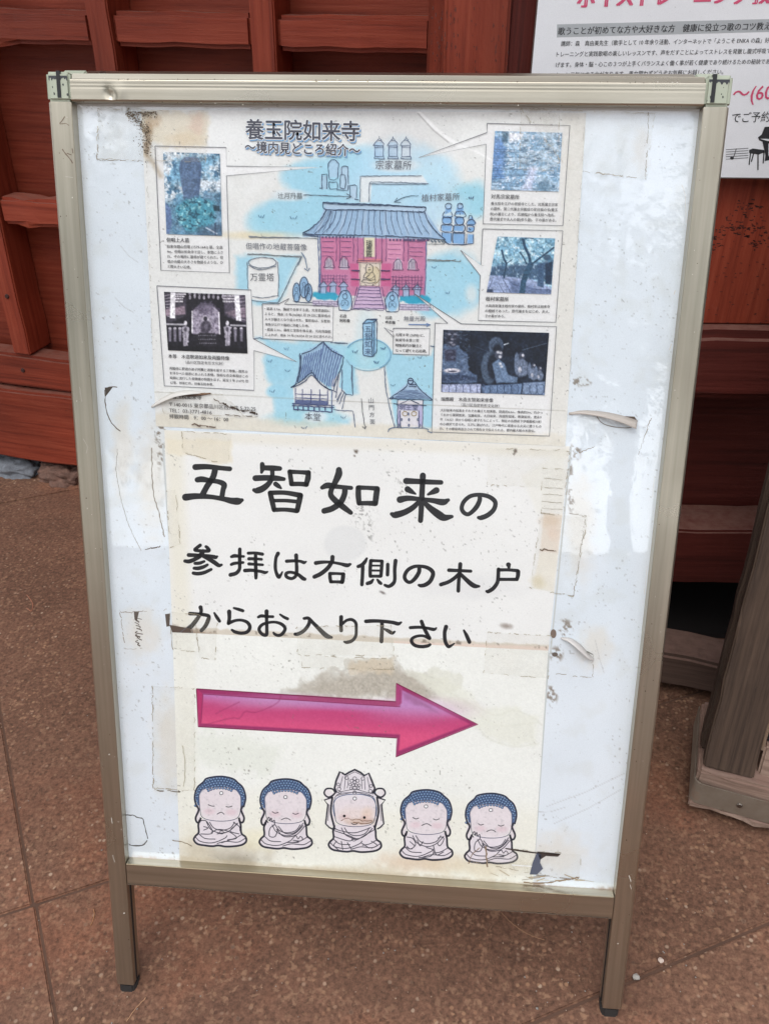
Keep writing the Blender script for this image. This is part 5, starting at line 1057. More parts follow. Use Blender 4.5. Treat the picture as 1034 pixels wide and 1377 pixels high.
glyph(420, 610, 10.34, [[(370, 225, 85), (365, 290, 100), (315, 400, 80), (265, 500, 72), (260, 580, 78), (330, 660, 84), (430, 740, 84), (535, 820, 62)], [(138, 470, 60), (215, 440, 85), (350, 458, 64), (540, 475, 58)], [(455, 480, 80), (445, 570, 80), (390, 680, 85), (280, 760, 84), (165, 795, 82)],
    [(640, 475, 76), (640, 580, 80), (650, 688, 70)], [(640, 470, 66), (780, 475, 60), (905, 485, 70)], [(900, 490, 84), (886, 600, 84), (875, 690, 80)], [(650, 688, 64), (770, 688, 66), (875, 692, 76)]])
glyph(520, 620, 10.34, [[(270, 275, 88), (400, 280, 78), (600, 290, 72), (755, 295, 66)], [(502, 200, 86), (495, 350, 76), (485, 550, 78), (478, 700, 74), (470, 825, 72)], [(290, 390, 88), (340, 420, 68), (400, 455, 26)], [(690, 405, 90), (640, 430, 70), (575, 462, 34)], [(185, 535, 96), (300, 515, 76), (480, 530, 60), (640, 548, 72), (780, 570, 92), (855, 540, 50)],
    [(450, 560, 60), (370, 640, 76), (250, 710, 84), (120, 748, 92), (70, 735, 55)], [(520, 570, 60), (600, 650, 85), (720, 742, 110), (800, 785, 96), (905, 770, 50)]])
glyph(600, 640, 12.925, [[(580, 340, 76), (580, 420, 80), (530, 530, 84), (450, 620, 76), (375, 665, 72), (300, 630, 76), (268, 550, 74), (310, 440, 74), (420, 350, 72), (570, 325, 70), (720, 350, 76), (820, 410, 80), (855, 480, 80), (820, 590, 82), (720, 680, 86), (610, 725, 84), (560, 722, 60)]])
B.build('lettering', MAT['ink'], note); B = Print(SP)
glyph(240, 725, 12.925, [[(380, 105, 62), (320, 150, 60), (290, 190, 60), (430, 205, 58), (530, 200, 64), (510, 155, 62), (482, 130, 56)], [(430, 210, 80), (380, 285, 84), (290, 345, 72), (190, 385, 74), (115, 380, 62)], [(180, 275, 72), (340, 280, 64), (520, 290, 60), (640, 312, 72), (675, 300, 40)], [(430, 290, 70), (520, 340, 72), (620, 400, 78), (700, 455, 70), (752, 445, 44)],
    [(290, 420, 56), (370, 415, 60), (450, 385, 46)], [(275, 505, 58), (350, 505, 68), (440, 480, 62), (505, 445, 48)], [(260, 590, 60), (340, 600, 66), (450, 580, 64), (570, 525, 52)]])
glyph(300, 725, 12.925, [[(292, 175, 64), (290, 300, 64), (290, 430, 62), (285, 520, 62), (230, 590, 68), (130, 620, 72)], [(145, 305, 50), (200, 290, 66), (290, 297, 50), (360, 300, 46)], [(145, 440, 54), (200, 420, 56), (350, 405, 48)], [(440, 243, 56), (560, 240, 54), (685, 260, 60)], [(450, 340, 60), (560, 340, 50), (670, 350, 50)], [(450, 430, 58), (560, 437, 50), (690, 445, 46)],
    [(380, 545, 66), (500, 540, 62), (650, 560, 54), (730, 580, 58), (775, 565, 30)], [(565, 250, 60), (568, 450, 64), (572, 600, 66), (572, 675, 56)]])
glyph(360, 730, 12.925, [[(180, 185, 72), (145, 260, 58), (133, 400, 60), (145, 500, 58), (190, 590, 70), (225, 560, 50), (255, 505, 30)], [(330, 318, 62), (450, 312, 56), (560, 318, 52), (630, 340, 60), (670, 325, 30)], [(495, 215, 72), (500, 330, 62), (505, 480, 64), (490, 570, 60), (420, 620, 56), (330, 590, 60), (325, 530, 60), (400, 510, 52), (520, 545, 60), (610, 615, 70), (645, 630, 62)]])
glyph(410, 735, 12.925, [[(190, 285, 72), (300, 270, 62), (440, 270, 50), (600, 295, 54), (730, 325, 72), (790, 305, 46)], [(480, 180, 76), (470, 260, 72), (400, 370, 74), (280, 470, 76), (165, 525, 72)], [(435, 470, 62), (438, 540, 64), (450, 610, 62)], [(435, 468, 60), (560, 468, 50), (660, 475, 56)], [(668, 480, 72), (662, 540, 76), (650, 615, 70)], [(450, 612, 58), (560, 612, 54), (650, 618, 66)]])
glyph(470, 735, 12.925, [[(300, 205, 40), (270, 260, 62), (215, 320, 70), (150, 345, 60)], [(230, 340, 64), (225, 500, 64), (215, 660, 64)], [(370, 245, 62), (360, 380, 64), (360, 510, 60)], [(370, 243, 58), (460, 246, 52), (560, 250, 52)], [(565, 255, 62), (555, 400, 62), (545, 510, 60)], [(360, 515, 56), (450, 513, 54), (540, 515, 56)], [(370, 330, 34), (460, 330, 34), (550, 332, 34)], [(370, 415, 38), (460, 416, 38), (550, 418, 38)],
    [(410, 575, 42), (370, 620, 66), (310, 640, 64)], [(485, 575, 40), (520, 620, 62), (545, 640, 56)], [(665, 310, 64), (663, 400, 62), (660, 490, 62)], [(800, 245, 72), (785, 400, 64), (785, 580, 62), (750, 650, 68), (680, 690, 62), (615, 670, 50)]])
glyph(530, 740, 12.925, [[(438, 300, 70), (430, 380, 72), (370, 480, 72), (300, 545, 62), (240, 550, 62), (190, 500, 66), (185, 430, 66), (240, 340, 66), (340, 285, 62), (440, 275, 58), (560, 295, 66), (650, 350, 74), (675, 420, 74), (630, 530, 74), (550, 595, 74), (470, 615, 66), (430, 605, 50)]])
glyph(585, 740, 12.925, [[(240, 345, 66), (420, 352, 58), (620, 362, 56)], [(438, 240, 74), (425, 400, 66), (410, 550, 64), (403, 705, 66)], [(420, 400, 60), (340, 480, 66), (230, 550, 66), (100, 595, 68)], [(430, 400, 60), (520, 490, 72), (620, 580, 84), (690, 620, 80), (765, 625, 44)]])
glyph(640, 740, 12.925, [[(563, 250, 86), (570, 280, 64), (570, 315, 48)], [(390, 330, 66), (385, 450, 66), (370, 560, 68), (300, 660, 70), (215, 715, 66), (185, 712, 50)], [(390, 340, 62), (560, 340, 56), (720, 352, 60)], [(732, 370, 76), (728, 440, 72), (710, 505, 62)], [(400, 505, 58), (560, 505, 56), (710, 505, 60)]])
B.build('lettering', MAT['ink'], note); B = Print(SP)
glyph(240, 800, 12.925, [[(200, 325, 66), (300, 330, 60), (450, 345, 62), (525, 370, 66), (520, 430, 74), (470, 540, 72), (400, 620, 66)], [(385, 215, 72), (395, 290, 60), (340, 400, 70), (240, 530, 80), (160, 600, 60)], [(625, 315, 38), (670, 390, 60), (715, 455, 56)]])
glyph(295, 800, 12.925, [[(255, 228, 40), (330, 250, 56), (410, 275, 56)], [(172, 290, 76), (175, 400, 66), (160, 495, 62)], [(165, 490, 62), (280, 445, 52), (390, 440, 52), (490, 480, 60), (532, 560, 64), (490, 640, 62), (390, 665, 60), (280, 645, 60), (220, 610, 44)]])
glyph(340, 800, 12.925, [[(240, 285, 74), (240, 420, 60), (245, 600, 60), (236, 695, 64), (160, 680, 60), (110, 600, 60), (160, 520, 56), (280, 480, 50), (400, 475, 50), (510, 515, 60), (562, 590, 60), (510, 680, 60), (440, 705, 54), (380, 680, 50), (360, 655, 36)], [(95, 385, 46), (150, 365, 60), (240, 375, 50), (350, 378, 50)], [(475, 340, 36), (540, 385, 52), (605, 415, 54)]])
glyph(390, 815, 12.925, [[(245, 215, 52), (320, 212, 60), (400, 290, 62), (500, 390, 74), (590, 480, 84), (650, 525, 84), (725, 545, 44)], [(345, 250, 66), (320, 330, 64), (240, 430, 66), (140, 485, 66), (90, 488, 58)]])
glyph(435, 815, 12.925, [[(308, 190, 70), (305, 300, 66), (308, 425, 66)], [(330, 310, 50), (400, 250, 50), (490, 235, 56), (560, 290, 56), (570, 400, 54), (560, 520, 56), (500, 600, 60), (410, 630, 60), (360, 620, 36)]])
glyph(480, 815, 12.925, [[(155, 265, 66), (300, 258, 64), (450, 265, 60), (620, 285, 64), (715, 308, 66), (770, 282, 34)], [(435, 270, 66), (435, 400, 66), (425, 615, 70)], [(470, 395, 34), (540, 430, 64), (610, 470, 58), (655, 445, 36)]])
glyph(535, 815, 12.925, [[(215, 375, 56), (350, 368, 56), (480, 378, 50), (620, 405, 60), (670, 380, 28)], [(410, 268, 66), (450, 370, 66), (510, 490, 66), (550, 560, 66)], [(540, 560, 56), (450, 520, 50), (350, 520, 50), (260, 555, 54), (235, 610, 60), (290, 680, 62), (400, 705, 60), (510, 695, 60), (560, 670, 48)]])
glyph(570, 815, 12.925, [[(385, 360, 74), (360, 460, 66), (368, 600, 66), (410, 690, 64), (450, 700, 56), (530, 650, 24)], [(695, 425, 40), (745, 520, 66), (790, 625, 68)]])

B.build('lettering', MAT['ink'], note)
tE = Print(SP)
for P, e in (([(228, 822), (262, 826), (268, 877), (232, 873)], .6), ([(262, 826), (293, 832), (290, 888), (268, 884)], .4), ([(399, 843), (526, 841), (530, 882), (400, 880)], .5), ([(655, 850), (742, 855), (737, 912), (650, 905)], .5), ([(729, 629), (765, 631), (758, 692), (727, 690)], .7), ([(727, 690), (790, 695), (771, 802), (713, 790)], .5), ([(245, 580), (312, 583), (306, 624), (246, 608)], .6), ([(656, 602), (766, 606), (760, 656), (655, 652)], .5), ([(225, 660), (236, 658), (243, 732), (228, 736)], .5)):
    tape(P, note, 10); tape_edges(P, tE, 5, (164, 152, 128), e*0.75, 11, 0.7)
for y in (643, 655, 664, 674, 683): tE.line([(727+random.uniform(0, 6), y), (745, y+1), (756, y+2)], 0.5, (150, 140, 120), 11, False, jit=0.3)
tE.dash((726, 739), (748, 741), 1.6, (110, 92, 74), 11, 3, 0.9)
tE.poly([(228, 840), (256, 845), (258, 851), (232, 850)], (88, 74, 64), 11); tE.line([(243, 850), (258, 838), (259, 851)], 1, (96, 96, 102), 12)
tE.build('tape_dirt', MAT['ink'], note)['kind'] = 'stuff'

# ------------------------------------------------------------------ lower sheet: arrow and five seated figures
arr = empty('arrow_sheet', SIGN, label='stained cream paper with big pink arrow above five small seated figures', cat='poster')
S = Paint([(232, 850), (737, 875), (716, 1200), (242, 1166)], 1.25, (233, 234, 227))
X, Y = S.X, S.Y
S.c += ((vnoise(X, Y, 70, 81, 4)-0.5)*10)[..., None]
S.poly([(238, 1060), (730, 1090), (720, 1205), (240, 1170)], (230, 228, 213), 0.65, 22, warp=20, seed=12, wscale=50)
S.poly([(232, 850), (262, 852), (268, 1166), (240, 1166)], (228, 227, 214), 0.6, 6); S.poly([(262, 985), (330, 990), (380, 1010), (360, 1040), (262, 1030)], (216, 220, 206), 0.5, 10, warp=10, seed=5)
for q, c, a in (((300, 1150, 60, 14), (168, 156, 136), .55), ((560, 1160, 50, 14), (208, 180, 150), .6), ((262, 1140, 22, 22), (206, 194, 168), .5), ((345, 1130, 26, 14), (226, 218, 182), .5), ((470, 1172, 60, 8), (196, 184, 160), .6), ((640, 1165, 50, 14), (214, 200, 170), .6), ((320, 1158, 26, 9), (128, 118, 100), .5)):
    S.ell(*q, c, a, 0.7, 0.45, 13, 14)
S.poly([(242, 1152), (717, 1188), (716, 1202), (242, 1168)], (182, 164, 136), 0.5, 3, warp=3, seed=7)
# cloud-like water stain
S.poly([(376, 932), (384, 925), (400, 922), (405, 915), (430, 912), (438, 898), (460, 896), (470, 888), (530, 884), (545, 905), (580, 906), (598, 924), (590, 938), (540, 940), (376, 936)], (208, 206, 196), 0.85, 2.5, warp=9, seed=21, wscale=9)
S.poly([(395, 930), (420, 920), (440, 908), (520, 900), (545, 906), (575, 920), (596, 945), (560, 940), (395, 934)], (162, 152, 136), 0.62, 9, warp=11, seed=22, wscale=12)
S.poly([(470, 890), (500, 886), (530, 884), (530, 905), (470, 905)], (206, 192, 168), 0.8, 4, warp=5, seed=23); mm = (vnoise(X, Y, 2.2, 24, 3)-0.5)*50*np.exp(-((X-490)/90)**2-((Y-920)/24)**2); S.c += mm[..., None]
S.poly([(540, 902), (575, 906), (576, 898), (592, 897), (600, 904), (622, 908), (620, 926), (600, 932), (640, 952), (620, 956)], (218, 218, 204), 0.75, 2.5, warp=4, seed=25)
for pts in ([(560, 905), (590, 915), (610, 935), (640, 950), (668, 962), (690, 955), (716, 965), (728, 975)], [(640, 970), (655, 992), (690, 1004), (724, 1000)], [(600, 930), (630, 945), (665, 975), (722, 972)]):
    S.line(catmull(pts, 5), 1.6, (196, 196, 178), 0.35, 1.8)
S.poly([(560, 905), (600, 912), (622, 930), (650, 950), (690, 952), (722, 966), (722, 1002), (690, 1004), (655, 992), (636, 975), (600, 950)], (222, 222, 206), 0.55, 5, warp=7, seed=26, wscale=14)
# the arrow
OUT = [(264.4, 926.4), (532.2, 943.8), (532.9, 919), (642.4, 974.2), (532.2, 1017.9), (533.8, 992.4), (266.7, 977.2)]
S.poly(OUT, (150, 42, 96), 1, 0.7)
tt = np.clip((Y-(926.4+(X-264)*0.065))/51, 0, 1)
inner = [(273, 933), (538, 950.5), (538.5, 927), (632, 973.8), (536, 1010), (538, 988), (270, 973)]
g_ = np.zeros(X.shape); tmp = Paint.__new__(Paint); tmp.X, tmp.Y = X, Y; tmp.c = np.zeros(X.shape+(3,)); tmp.poly(inner, (255, 255, 255), 1, 1.2); g_ = tmp.c[..., 0]/255
c_top, c_mid, c_bot = np.array((186, 126, 184.)), np.array((190, 66, 116.)), np.array((214, 80, 124.))
t3 = tt[..., None]; grad = np.where(t3 < 0.42, c_top*(1-sm(0.05, 0.42, t3))+c_mid*sm(0.05, 0.42, t3), c_mid*(1-sm(0.42, 1.0, t3))+c_bot*sm(0.42, 1.0, t3))
S.c = S.c*(1-g_[..., None])+grad*g_[..., None]
S.ell(372, 944, 70, 9, (190, 160, 198), 0.45, 0.8); S.ell(560, 955, 60, 14, (190, 140, 184), 0.45, 0.8); S.ell(480, 948, 60, 6, (178, 130, 178), 0.4, 0.8)
S.poly([(264.4, 926.4), (273, 933), (270, 973), (266.7, 977.2)], (176, 46, 100), 0.9, 0.6); S.poly([(270, 934), (533, 951), (540, 946), (541, 925), (533, 920), (532.2, 944)], (168, 64, 116), 0.8, 0.6)
S.poly([(400, 934), (533, 943), (533, 950), (400, 941)], (150, 64, 96), 0.45, 2); S.poly([(541, 929), (572, 944), (588, 958), (565, 950), (545, 940)], (140, 84, 122), 0.55, 4, warp=3, seed=4)
for pts in ([(275, 975), (310, 966), (322, 966), (330, 957), (345, 958), (372, 946), (378, 935)], [(290, 960), (310, 950), (322, 944)]): S.line(catmull(pts, 4), 1.2, (136, 34, 82), 0.55, 0.8)
mm = sm(0.80, 0.87, vnoise(X, Y, 2.6, 85, 2))*sm(0.45, 0.75, vnoise(X, Y, 40, 86, 2)); S.put(mm*0.6, (108, 104, 92))
# figures: fills
def fig_fill(cx, top, hair=(70, 96, 136), crown=False):
    q = lambda *p: [(cx+a, top+b) for a, b in p]
    S.poly(q((-28, 56), (-29, 76), (-34, 82), (-33, 90), (-22, 93), (0, 92), (24, 92), (34, 88), (35, 82), (28, 76), (27, 56)), (222, 214, 218), 1, 0.6)
    for sx in (-1, 1): S.poly(q((sx*30, 36), (sx*33, 50), (sx*30, 60), (sx*26, 56), (sx*27, 36)), (222, 214, 216), 1, 0.6)
    S.poly(q((-30, 38), (-33, 24), (-28, 14), (-20, 4), (-8, 0), (8, 0), (20, 5), (28, 12), (34, 26), (31, 42)), hair, 1, 0.6)
    S.poly(q((-27, 40), (-28, 24), (-22, 15), (-8, 13), (10, 13), (22, 17), (28, 26), (28, 42), (24, 54), (10, 58), (-10, 58), (-24, 53)), (222, 213, 215), 1, 0.6)
    S.ell(cx-14, top+46, 7, 4, (214, 184, 190), 0.5, 0.6); S.ell(cx+15, top+47, 7, 4, (214, 184, 190), 0.5, 0.6)
    S.put(sm(0.62, 0.8, vnoise(X, Y, 3, int(cx), 3))*(np.hypot((X-cx)/28, (Y-top-30)/26) < 1)*0.3, (160, 154, 158))
FIG = [(295.8, 1045.6), (384, 1049), (572.8, 1063.6), (659.9, 1068.4)]
for cx, tp in FIG: fig_fill(cx, tp)
cx5, tp5 = 477, 1053
fig_fill(cx5, tp5, (120, 150, 186))
S.poly([(cx5-26, 1076), (cx5-28, 1064), (cx5-22, 1042), (cx5-18, 1040), (cx5-12, 1042), (cx5, 1036), (cx5+12, 1043), (cx5+19, 1041), (cx5+26, 1062), (cx5+26, 1074)], (222, 216, 220), 1, 0.7)
for sx in (-1, 1): S.poly([(cx5+sx*26, 1068), (cx5+sx*38, 1060), (cx5+sx*42, 1068), (cx5+sx*36, 1078), (cx5+sx*40, 1108), (cx5+sx*32, 1112), (cx5+sx*28, 1090)], (226, 220, 220), 1, 0.7)
S.ell(cx5+10, 1105, 18, 4, (160, 124, 92), 0.4, 0.6, 0.5, 5, 6); S.ell(cx5-2, 1098, 22, 12, (226, 198, 178), 0.3, 0.6); S.ell(cx5+18, 1094, 8, 8, (218, 182, 148), 0.35, 0.7)
S.c += ((vnoise(S.X, S.Y, 2.3, 92, 2)-0.5)*10)[..., None]
S.build('paper_sheet', SP, MAT['plain_paper'], arr, 4)
A = Print(SP); OL = (44, 46, 58)
A.line(OUT+[OUT[0]], 1.5, (122, 28, 74), 6); A.line([(273, 933.4), (270.5, 972.5)], 0.8, (140, 40, 90), 6.5); A.line([(273, 933.4), (538, 950.5), (538.5, 927.5)], 0.9, (136, 46, 96), 6.5)
def fig(cx, top, kind):
    q = lambda *p: [(cx+a, top+b) for a, b in p]
    hair = kind != 'crown'
    if hair:
        # rows of snail-shell curls
        dn = (36, 54, 88); lt = (124, 154, 188)
        rows = [(31.5, 37.5, 22, 19), (28.5, 33.5, 19.5, 17), (25, 30, 18, 14)]
        for k in range(5):
            rx, ry, cy = 33.0-k*2.3, 37-k*3.3*1.0, 38
            n = int(27-k*2)
            for i in range(n):
                a = math.pi*(i+0.5*(k % 2))/(n-1)
                if a > math.pi: continue
                x, y = -math.cos(a)*rx, cy-abs(math.sin(a))**0.62*(ry)
                if k >= 2 and y > 16+(k-2)*1.0: continue
                A.ell(cx+x, top+y, 1.95, 1.8, dn, 6.0+k*0.1, 8); A.ell(cx+x-0.1, top+y-0.1, 1.3, 1.15, lt, 6.6, 7)
        A.line(q((-31, 40), (-34, 27), (-30.5, 14), (-22, 6), (-18, 1.5), (-6, -1), (6, -1), (18, 2), (24, 7), (31, 14), (34.6, 27), (32, 40)), 2.3, (32, 42, 66), 6.8, True)
    A.line(q((-27, 40), (-28, 24), (-22, 15), (-8, 13), (10, 13), (22, 17), (28, 26), (28, 42), (24, 54), (10, 58.4), (-10, 58), (-24, 53), (-27, 40)), 0.8, (74, 80, 104), 6.9, True)
    if hair:
        for sx in (-1, 1): A.line(q((sx*31, 38), (sx*28.5, 44), (sx*32.5, 54), (sx*31, 60), (sx*27.5, 60), (sx*25.5, 54)), 2.6, OL, 7, True)
    A.ring(cx+(2 if kind == 'a' else 0), top+(21 if kind != 'b' else 23), 2.4, 2.2, 0.8, (60, 60, 70), 7); A.ell(cx+(2 if kind == 'a' else 0), top+(21 if kind != 'b' else 23), 1.9, 1.7, (236, 236, 236), 6.95, 10)
    EY = (50, 50, 60)
    if kind == 'a': A.line(q((-16, 36.5), (-11, 38.4), (-7, 38.6)), 1.0, EY, 7, True); A.line(q((8, 39), (12, 39.8), (17, 38.4)), 1.0, EY, 7, True); A.line(q((-4, 49.6), (0, 47.2), (3, 47.2), (6, 49.8)), 1.0, EY, 7, True)
    elif kind == 'crown':
        A.ell(cx-14, top+44.5, 1.9, 1.9, (24, 22, 26), 7, 12); A.ell(cx+13, top+46.5, 1.9, 1.9, (24, 22, 26), 7, 12); A.line(q((-5, 53.5), (-1, 56), (4, 54.6)), 1.0, EY, 7, True)
        A.line(q((-18, 51), (-10, 47.5), (-4, 50), (4, 48.5), (14, 51.5), (24, 50)), 0.8, (120, 84, 60), 7, True, jit=0.5); A.line(q((-2, 53), (10, 55), (24, 52)), 1.4, (140, 112, 92), 7, True, jit=0.5)
    else:
        s_ = {'b': 0, 'c': 0, 'd': 0}[kind]; e = 43.5 if kind in 'b' else (36.5 if kind == 'c' else 40)
        A.line(q((-18 if kind != 'd' else -17, e-1), (-14, e+1.2), (-9.5, e)), 1.0, EY, 7, True); A.line(q((9.5, e+1), (13.5, e+2.6), (18, e+1)), 1.0, EY, 7, True)
        m = e+9; A.line(q((-6, m+1.2), (-1, m-1), (3, m-0.8), (7, m+1.8)), 1.0, EY, 7, True)
    # body
    A.line(q((-27, 57), (-29, 64), (-28.5, 74), (-33, 79), (-35, 84), (-30, 89.5), (-20, 91.5), (-10, 92.5), (-2, 91.5), (8, 93), (20, 92.5), (30, 90.5), (35.4, 86), (34.5, 80), (29, 75), (28, 64), (26, 57)), 2.6, OL, 7, True)
    th_ = 1.15; cl = (70, 68, 80)
    for pts in ([(-33, 80), (-26, 86), (-10, 88), (6, 82), (10, 78)], [(-28, 76), (-20, 82), (-6, 83)], [(34, 82), (24, 87), (8, 86), (-4, 89)], [(29, 77), (20, 82), (10, 84)], [(-14, 60), (-8, 68), (2, 71), (14, 68), (20, 60)], [(-18, 60), (-12, 70), (2, 75), (14, 71), (24, 61)]): A.line(q(*pts), th_, cl, 7, True)
    if kind == 'a':
        for pts in ([(-26, 58), (-18, 59), (-10, 72), (-13, 76), (-26, 76)], [(-22, 66), (-16, 68), (-22, 71)], [(-12, 74), (-2, 70), (10, 72), (20, 78), (22, 82), (12, 84)], [(24, 62), (14, 72), (26, 76)], [(18, 60), (26, 66), (27, 72)], [(-4, 76), (8, 74)], [(2, 88), (14, 84), (8, 86)]): A.line(q(*pts), th_, cl, 7, True)
        A.ring(cx+2.5, top+74, 2.8, 2, 0.8, cl, 7)
    if kind in 'bd':
        for pts in ([(-23, 58), (-25, 54), (-22, 50), (-21, 55), (-19, 51), (-18, 56), (-15, 54), (-15, 60), (-20, 64), (-22, 70), (-21, 76), (-14, 76), (-10, 66)], [(-10, 62), (0, 72), (14, 70), (24, 58)], [(-12, 66), (-2, 76), (14, 74), (26, 62)], [(10, 78), (14, 75), (17, 79), (20, 76), (23, 79), (20, 82), (10, 81)], [(2, 84), (18, 84)]): A.line(q(*pts), th_, cl, 7, True)
    if kind == 'c':
        for pts in ([(-26, 62), (-18, 64), (-14, 72), (-20, 78), (-27, 76)], [(-22, 68), (-15, 74)], [(-26, 74), (-22, 78), (-18, 78)], [(-12, 66), (-8, 74), (-4, 68)], [(16, 64), (20, 62), (24, 64), (22, 70), (18, 74), (15, 70)], [(10, 74), (14, 86), (24, 82)], [(0, 76), (10, 80), (6, 88), (-10, 90)]): A.line(q(*pts), th_, cl, 7, True)
    if kind == 'crown':
        for pts in ([(-28, 60), (-20, 64), (0, 67), (22, 60)], [(-28, 64), (-10, 70), (-2, 74), (-8, 78), (-28, 72)], [(28, 62), (14, 70), (4, 76), (-2, 76)], [(-24, 78), (-28, 84), (-22, 90)], [(-18, 78), (-16, 90)], [(-10, 80), (-4, 90)], [(8, 80), (20, 88)], [(22, 78), (30, 84), (22, 88)]): A.line(q(*pts), th_, cl, 7, True)
        A.ring(cx-1, top+76, 3, 2.2, 0.8, cl, 7)
        c = lambda *p: [(cx+a, b) for a, b in p]
        A.line(c((-24, 1066), (-27, 1060), (-25, 1050), (-20, 1038), (-16, 1040), (-13, 1042), (-8, 1039), (0, 1035), (8, 1039), (13, 1043), (19, 1040), (23, 1050), (27, 1060), (24, 1067)), 2.6, OL, 7)
        for pts in ([(-25, 1066), (0, 1061), (25, 1068)], [(-25, 1070), (0, 1065), (25, 1071)], [(-14, 1062), (-12, 1044), (0, 1038), (13, 1044), (14, 1062)], [(-10, 1060), (-8, 1046)], [(10, 1061), (9, 1046)], [(-20, 1060), (-16, 1044)], [(20, 1061), (17, 1045)]): A.line(c(*pts), 0.8, cl, 7)
        for a, b, r in ((0, 1047, 2.4), (-4, 1050, 2.2), (4, 1050, 2.2), (0, 1052, 2), (-6, 1055, 1.8), (-2, 1056, 1.8), (2, 1056, 1.8), (6, 1056, 1.8), (0, 1060, 2.4), (-5, 1060, 1.8), (5, 1060, 1.8), (-11, 1046, 2.4), (11, 1047, 2.4), (-21, 1061, 2.4), (21, 1064, 2.4), (0, 1066, 2.3), (-22, 1055, 2), (22, 1057, 2), (-20, 1066, 1.6)): A.ring(cx+a, b, r, r, 0.8, cl, 7.2, n=12)
        for sx in (-1, 1):
            A.line(c((sx*26, 1066), (sx*30, 1061), (sx*38, 1061), (sx*41, 1067), (sx*36, 1072), (sx*30, 1070), (sx*26, 1066)), 2.2, OL, 7, True); A.line(c((sx*29, 1072), (sx*41, 1076), (sx*36, 1082), (sx*39, 1108), (sx*34, 1113), (sx*30, 1115)), 2.0, OL, 7); A.line(c((sx*30, 1072), (sx*32, 1092), (sx*28, 1110), (sx*27, 1116)), 2.6, OL, 7, True); A.line(c((sx*34, 1082), (sx*36, 1104)), 0.8, cl, 7)
        A.line(c((-27, 1098), (-29, 1084), (-22, 1072), (0, 1068), (22, 1072), (29, 1084), (29, 1098)), 1.0, (70, 96, 132), 6.9, True)
for (cx, tp), k in zip(FIG, 'abcd'): fig(cx, tp, k)
fig(cx5, tp5, 'crown')
A.build('line_drawing', MAT['ink'], arr)
tE = Print(SP)
for P, e in (([(205, 922), (262, 926), (262, 1064), (207, 1060)], .5), ([(630, 1158), (690, 1143), (781, 1149), (778, 1186)], .6), ([(404, 881), (526, 886), (530, 900), (406, 898)], .5), ([(686, 1142), (722, 1144), (716, 1182), (684, 1172)], .3)):
    tape(P, arr, 10); tape_edges(P, tE, 8, (160, 148, 124), e*0.75, 11, 0.7)
tE.line([(680, 1141, 1.5), (700, 1144, 2.4), (722, 1147, 1.6), (752, 1149, 1.6)], 1, (58, 48, 42), 11.5); tE.line([(653, 1138), (655, 1166)], 2.0, (140, 120, 96), 11.5, False, jit=0.4); tE.line([(630, 1162), (634, 1150), (645, 1140)], 0.9, (130, 104, 76), 11.5, True, jit=0.3)
tE.poly([(712, 1176), (716, 1160), (722, 1146), (728, 1150), (726, 1160), (730, 1168), (722, 1176)], (86, 92, 108), 11.5); tE.poly([(722, 1145), (754, 1148), (750, 1152), (734, 1151), (726, 1156)], (64, 56, 52), 11.5)
for k in range(12): x = random.uniform(652, 775); tE.line([(x, 1172+(x-650)*0.07+random.uniform(-4, 8)), (x+random.uniform(10, 26), 1176+(x-650)*0.05+random.uniform(-4, 5))], random.uniform(0.4, 1.4), random.choice([(168, 150, 124), (190, 176, 150), (122, 104, 84)]), 11.5)
tE.line([(704, 1186), (725, 1188), (755, 1184), (778, 1180)], 1.4, (136, 112, 84), 11.6, True, jit=0.6); tE.line([(688, 1163), (715, 1165)], 1.6, (232, 232, 228), 11.6)
tE.dash((206, 1063), (243, 1064), 1.4, (110, 100, 84), 11, 3, 0.7); tE.line([(232, 1130), (246, 1132), (258, 1138)], 0.9, (128, 108, 80), 11, True, jit=0.4); tE.line([(247, 1058), (249, 1032), (246, 1002)], 1.2, (186, 180, 160), 11, True, jit=0.4)
for a, b in (((219, 598), (236, 850)), ((236, 870), (245, 1160)), ((768, 600), (740, 880)), ((738, 880), (719, 1150))): tE.line([a, b], 2.2, (196, 200, 198), 1.2)
tE.build('tape_dirt', MAT['ink'], arr)['kind'] = 'stuff'
curl('lifted_tape', [(754, 858, 0.5), (766, 860, 5), (778, 868, 9), (790, 880, 8), (798, 886, 3)], 5, (196, 190, 184), arr)
d_ = Print(SP); d_.line([(756, 857), (768, 861), (780, 871), (797, 880)], 1.0, (84, 76, 70), 9, True); d_.line([(784, 876), (790, 884), (798, 886)], 2.0, (92, 80, 72), 9, True)
d_.ell(744, 852, 4, 6, (120, 104, 92), 9); d_.ell(746, 880, 4, 3, (100, 90, 82), 9); d_.build('tape_dark_marks', MAT['ink'], arr)  # dark edge lines and spots beside the lifted strip

# ------------------------------------------------------------------ white notice board on the door bay
NB = frame((0, PF-0.004, 0), (1, 0, 0), (0, 0, 1))
nb = empty('wall_notice_board', NB, label='white notice board with Japanese text and small piano drawing, on the wooden door', cat='notice board')
NP = Plane(NB, 0.0)
def npt(x, y): u, z = NP(x, y); return float(u), float(z)
u0 = npt(718.5, 40)[0]; zb = npt(1000, 240)[1]
bm = bmesh.new(); bmesh.ops.create_cube(bm, size=1, matrix=Matrix.Translation(((u0+1.05)/2, 0.0022, (zb+1.32)/2)) @ Matrix.Diagonal((1.05-u0, 0.004, 1.32-zb, 1)))
me = bpy.data.meshes.new('backing'); bm.to_mesh(me); bm.free(); link('backing', me, mat_plain('board_backing', rgb(92, 74, 68), 0.6), nb)
nx, nz = 130, 150
uu, zz = np.meshgrid(np.linspace(u0+0.0012, 1.048, nx), np.linspace(zb+0.0016, 1.318, nz))
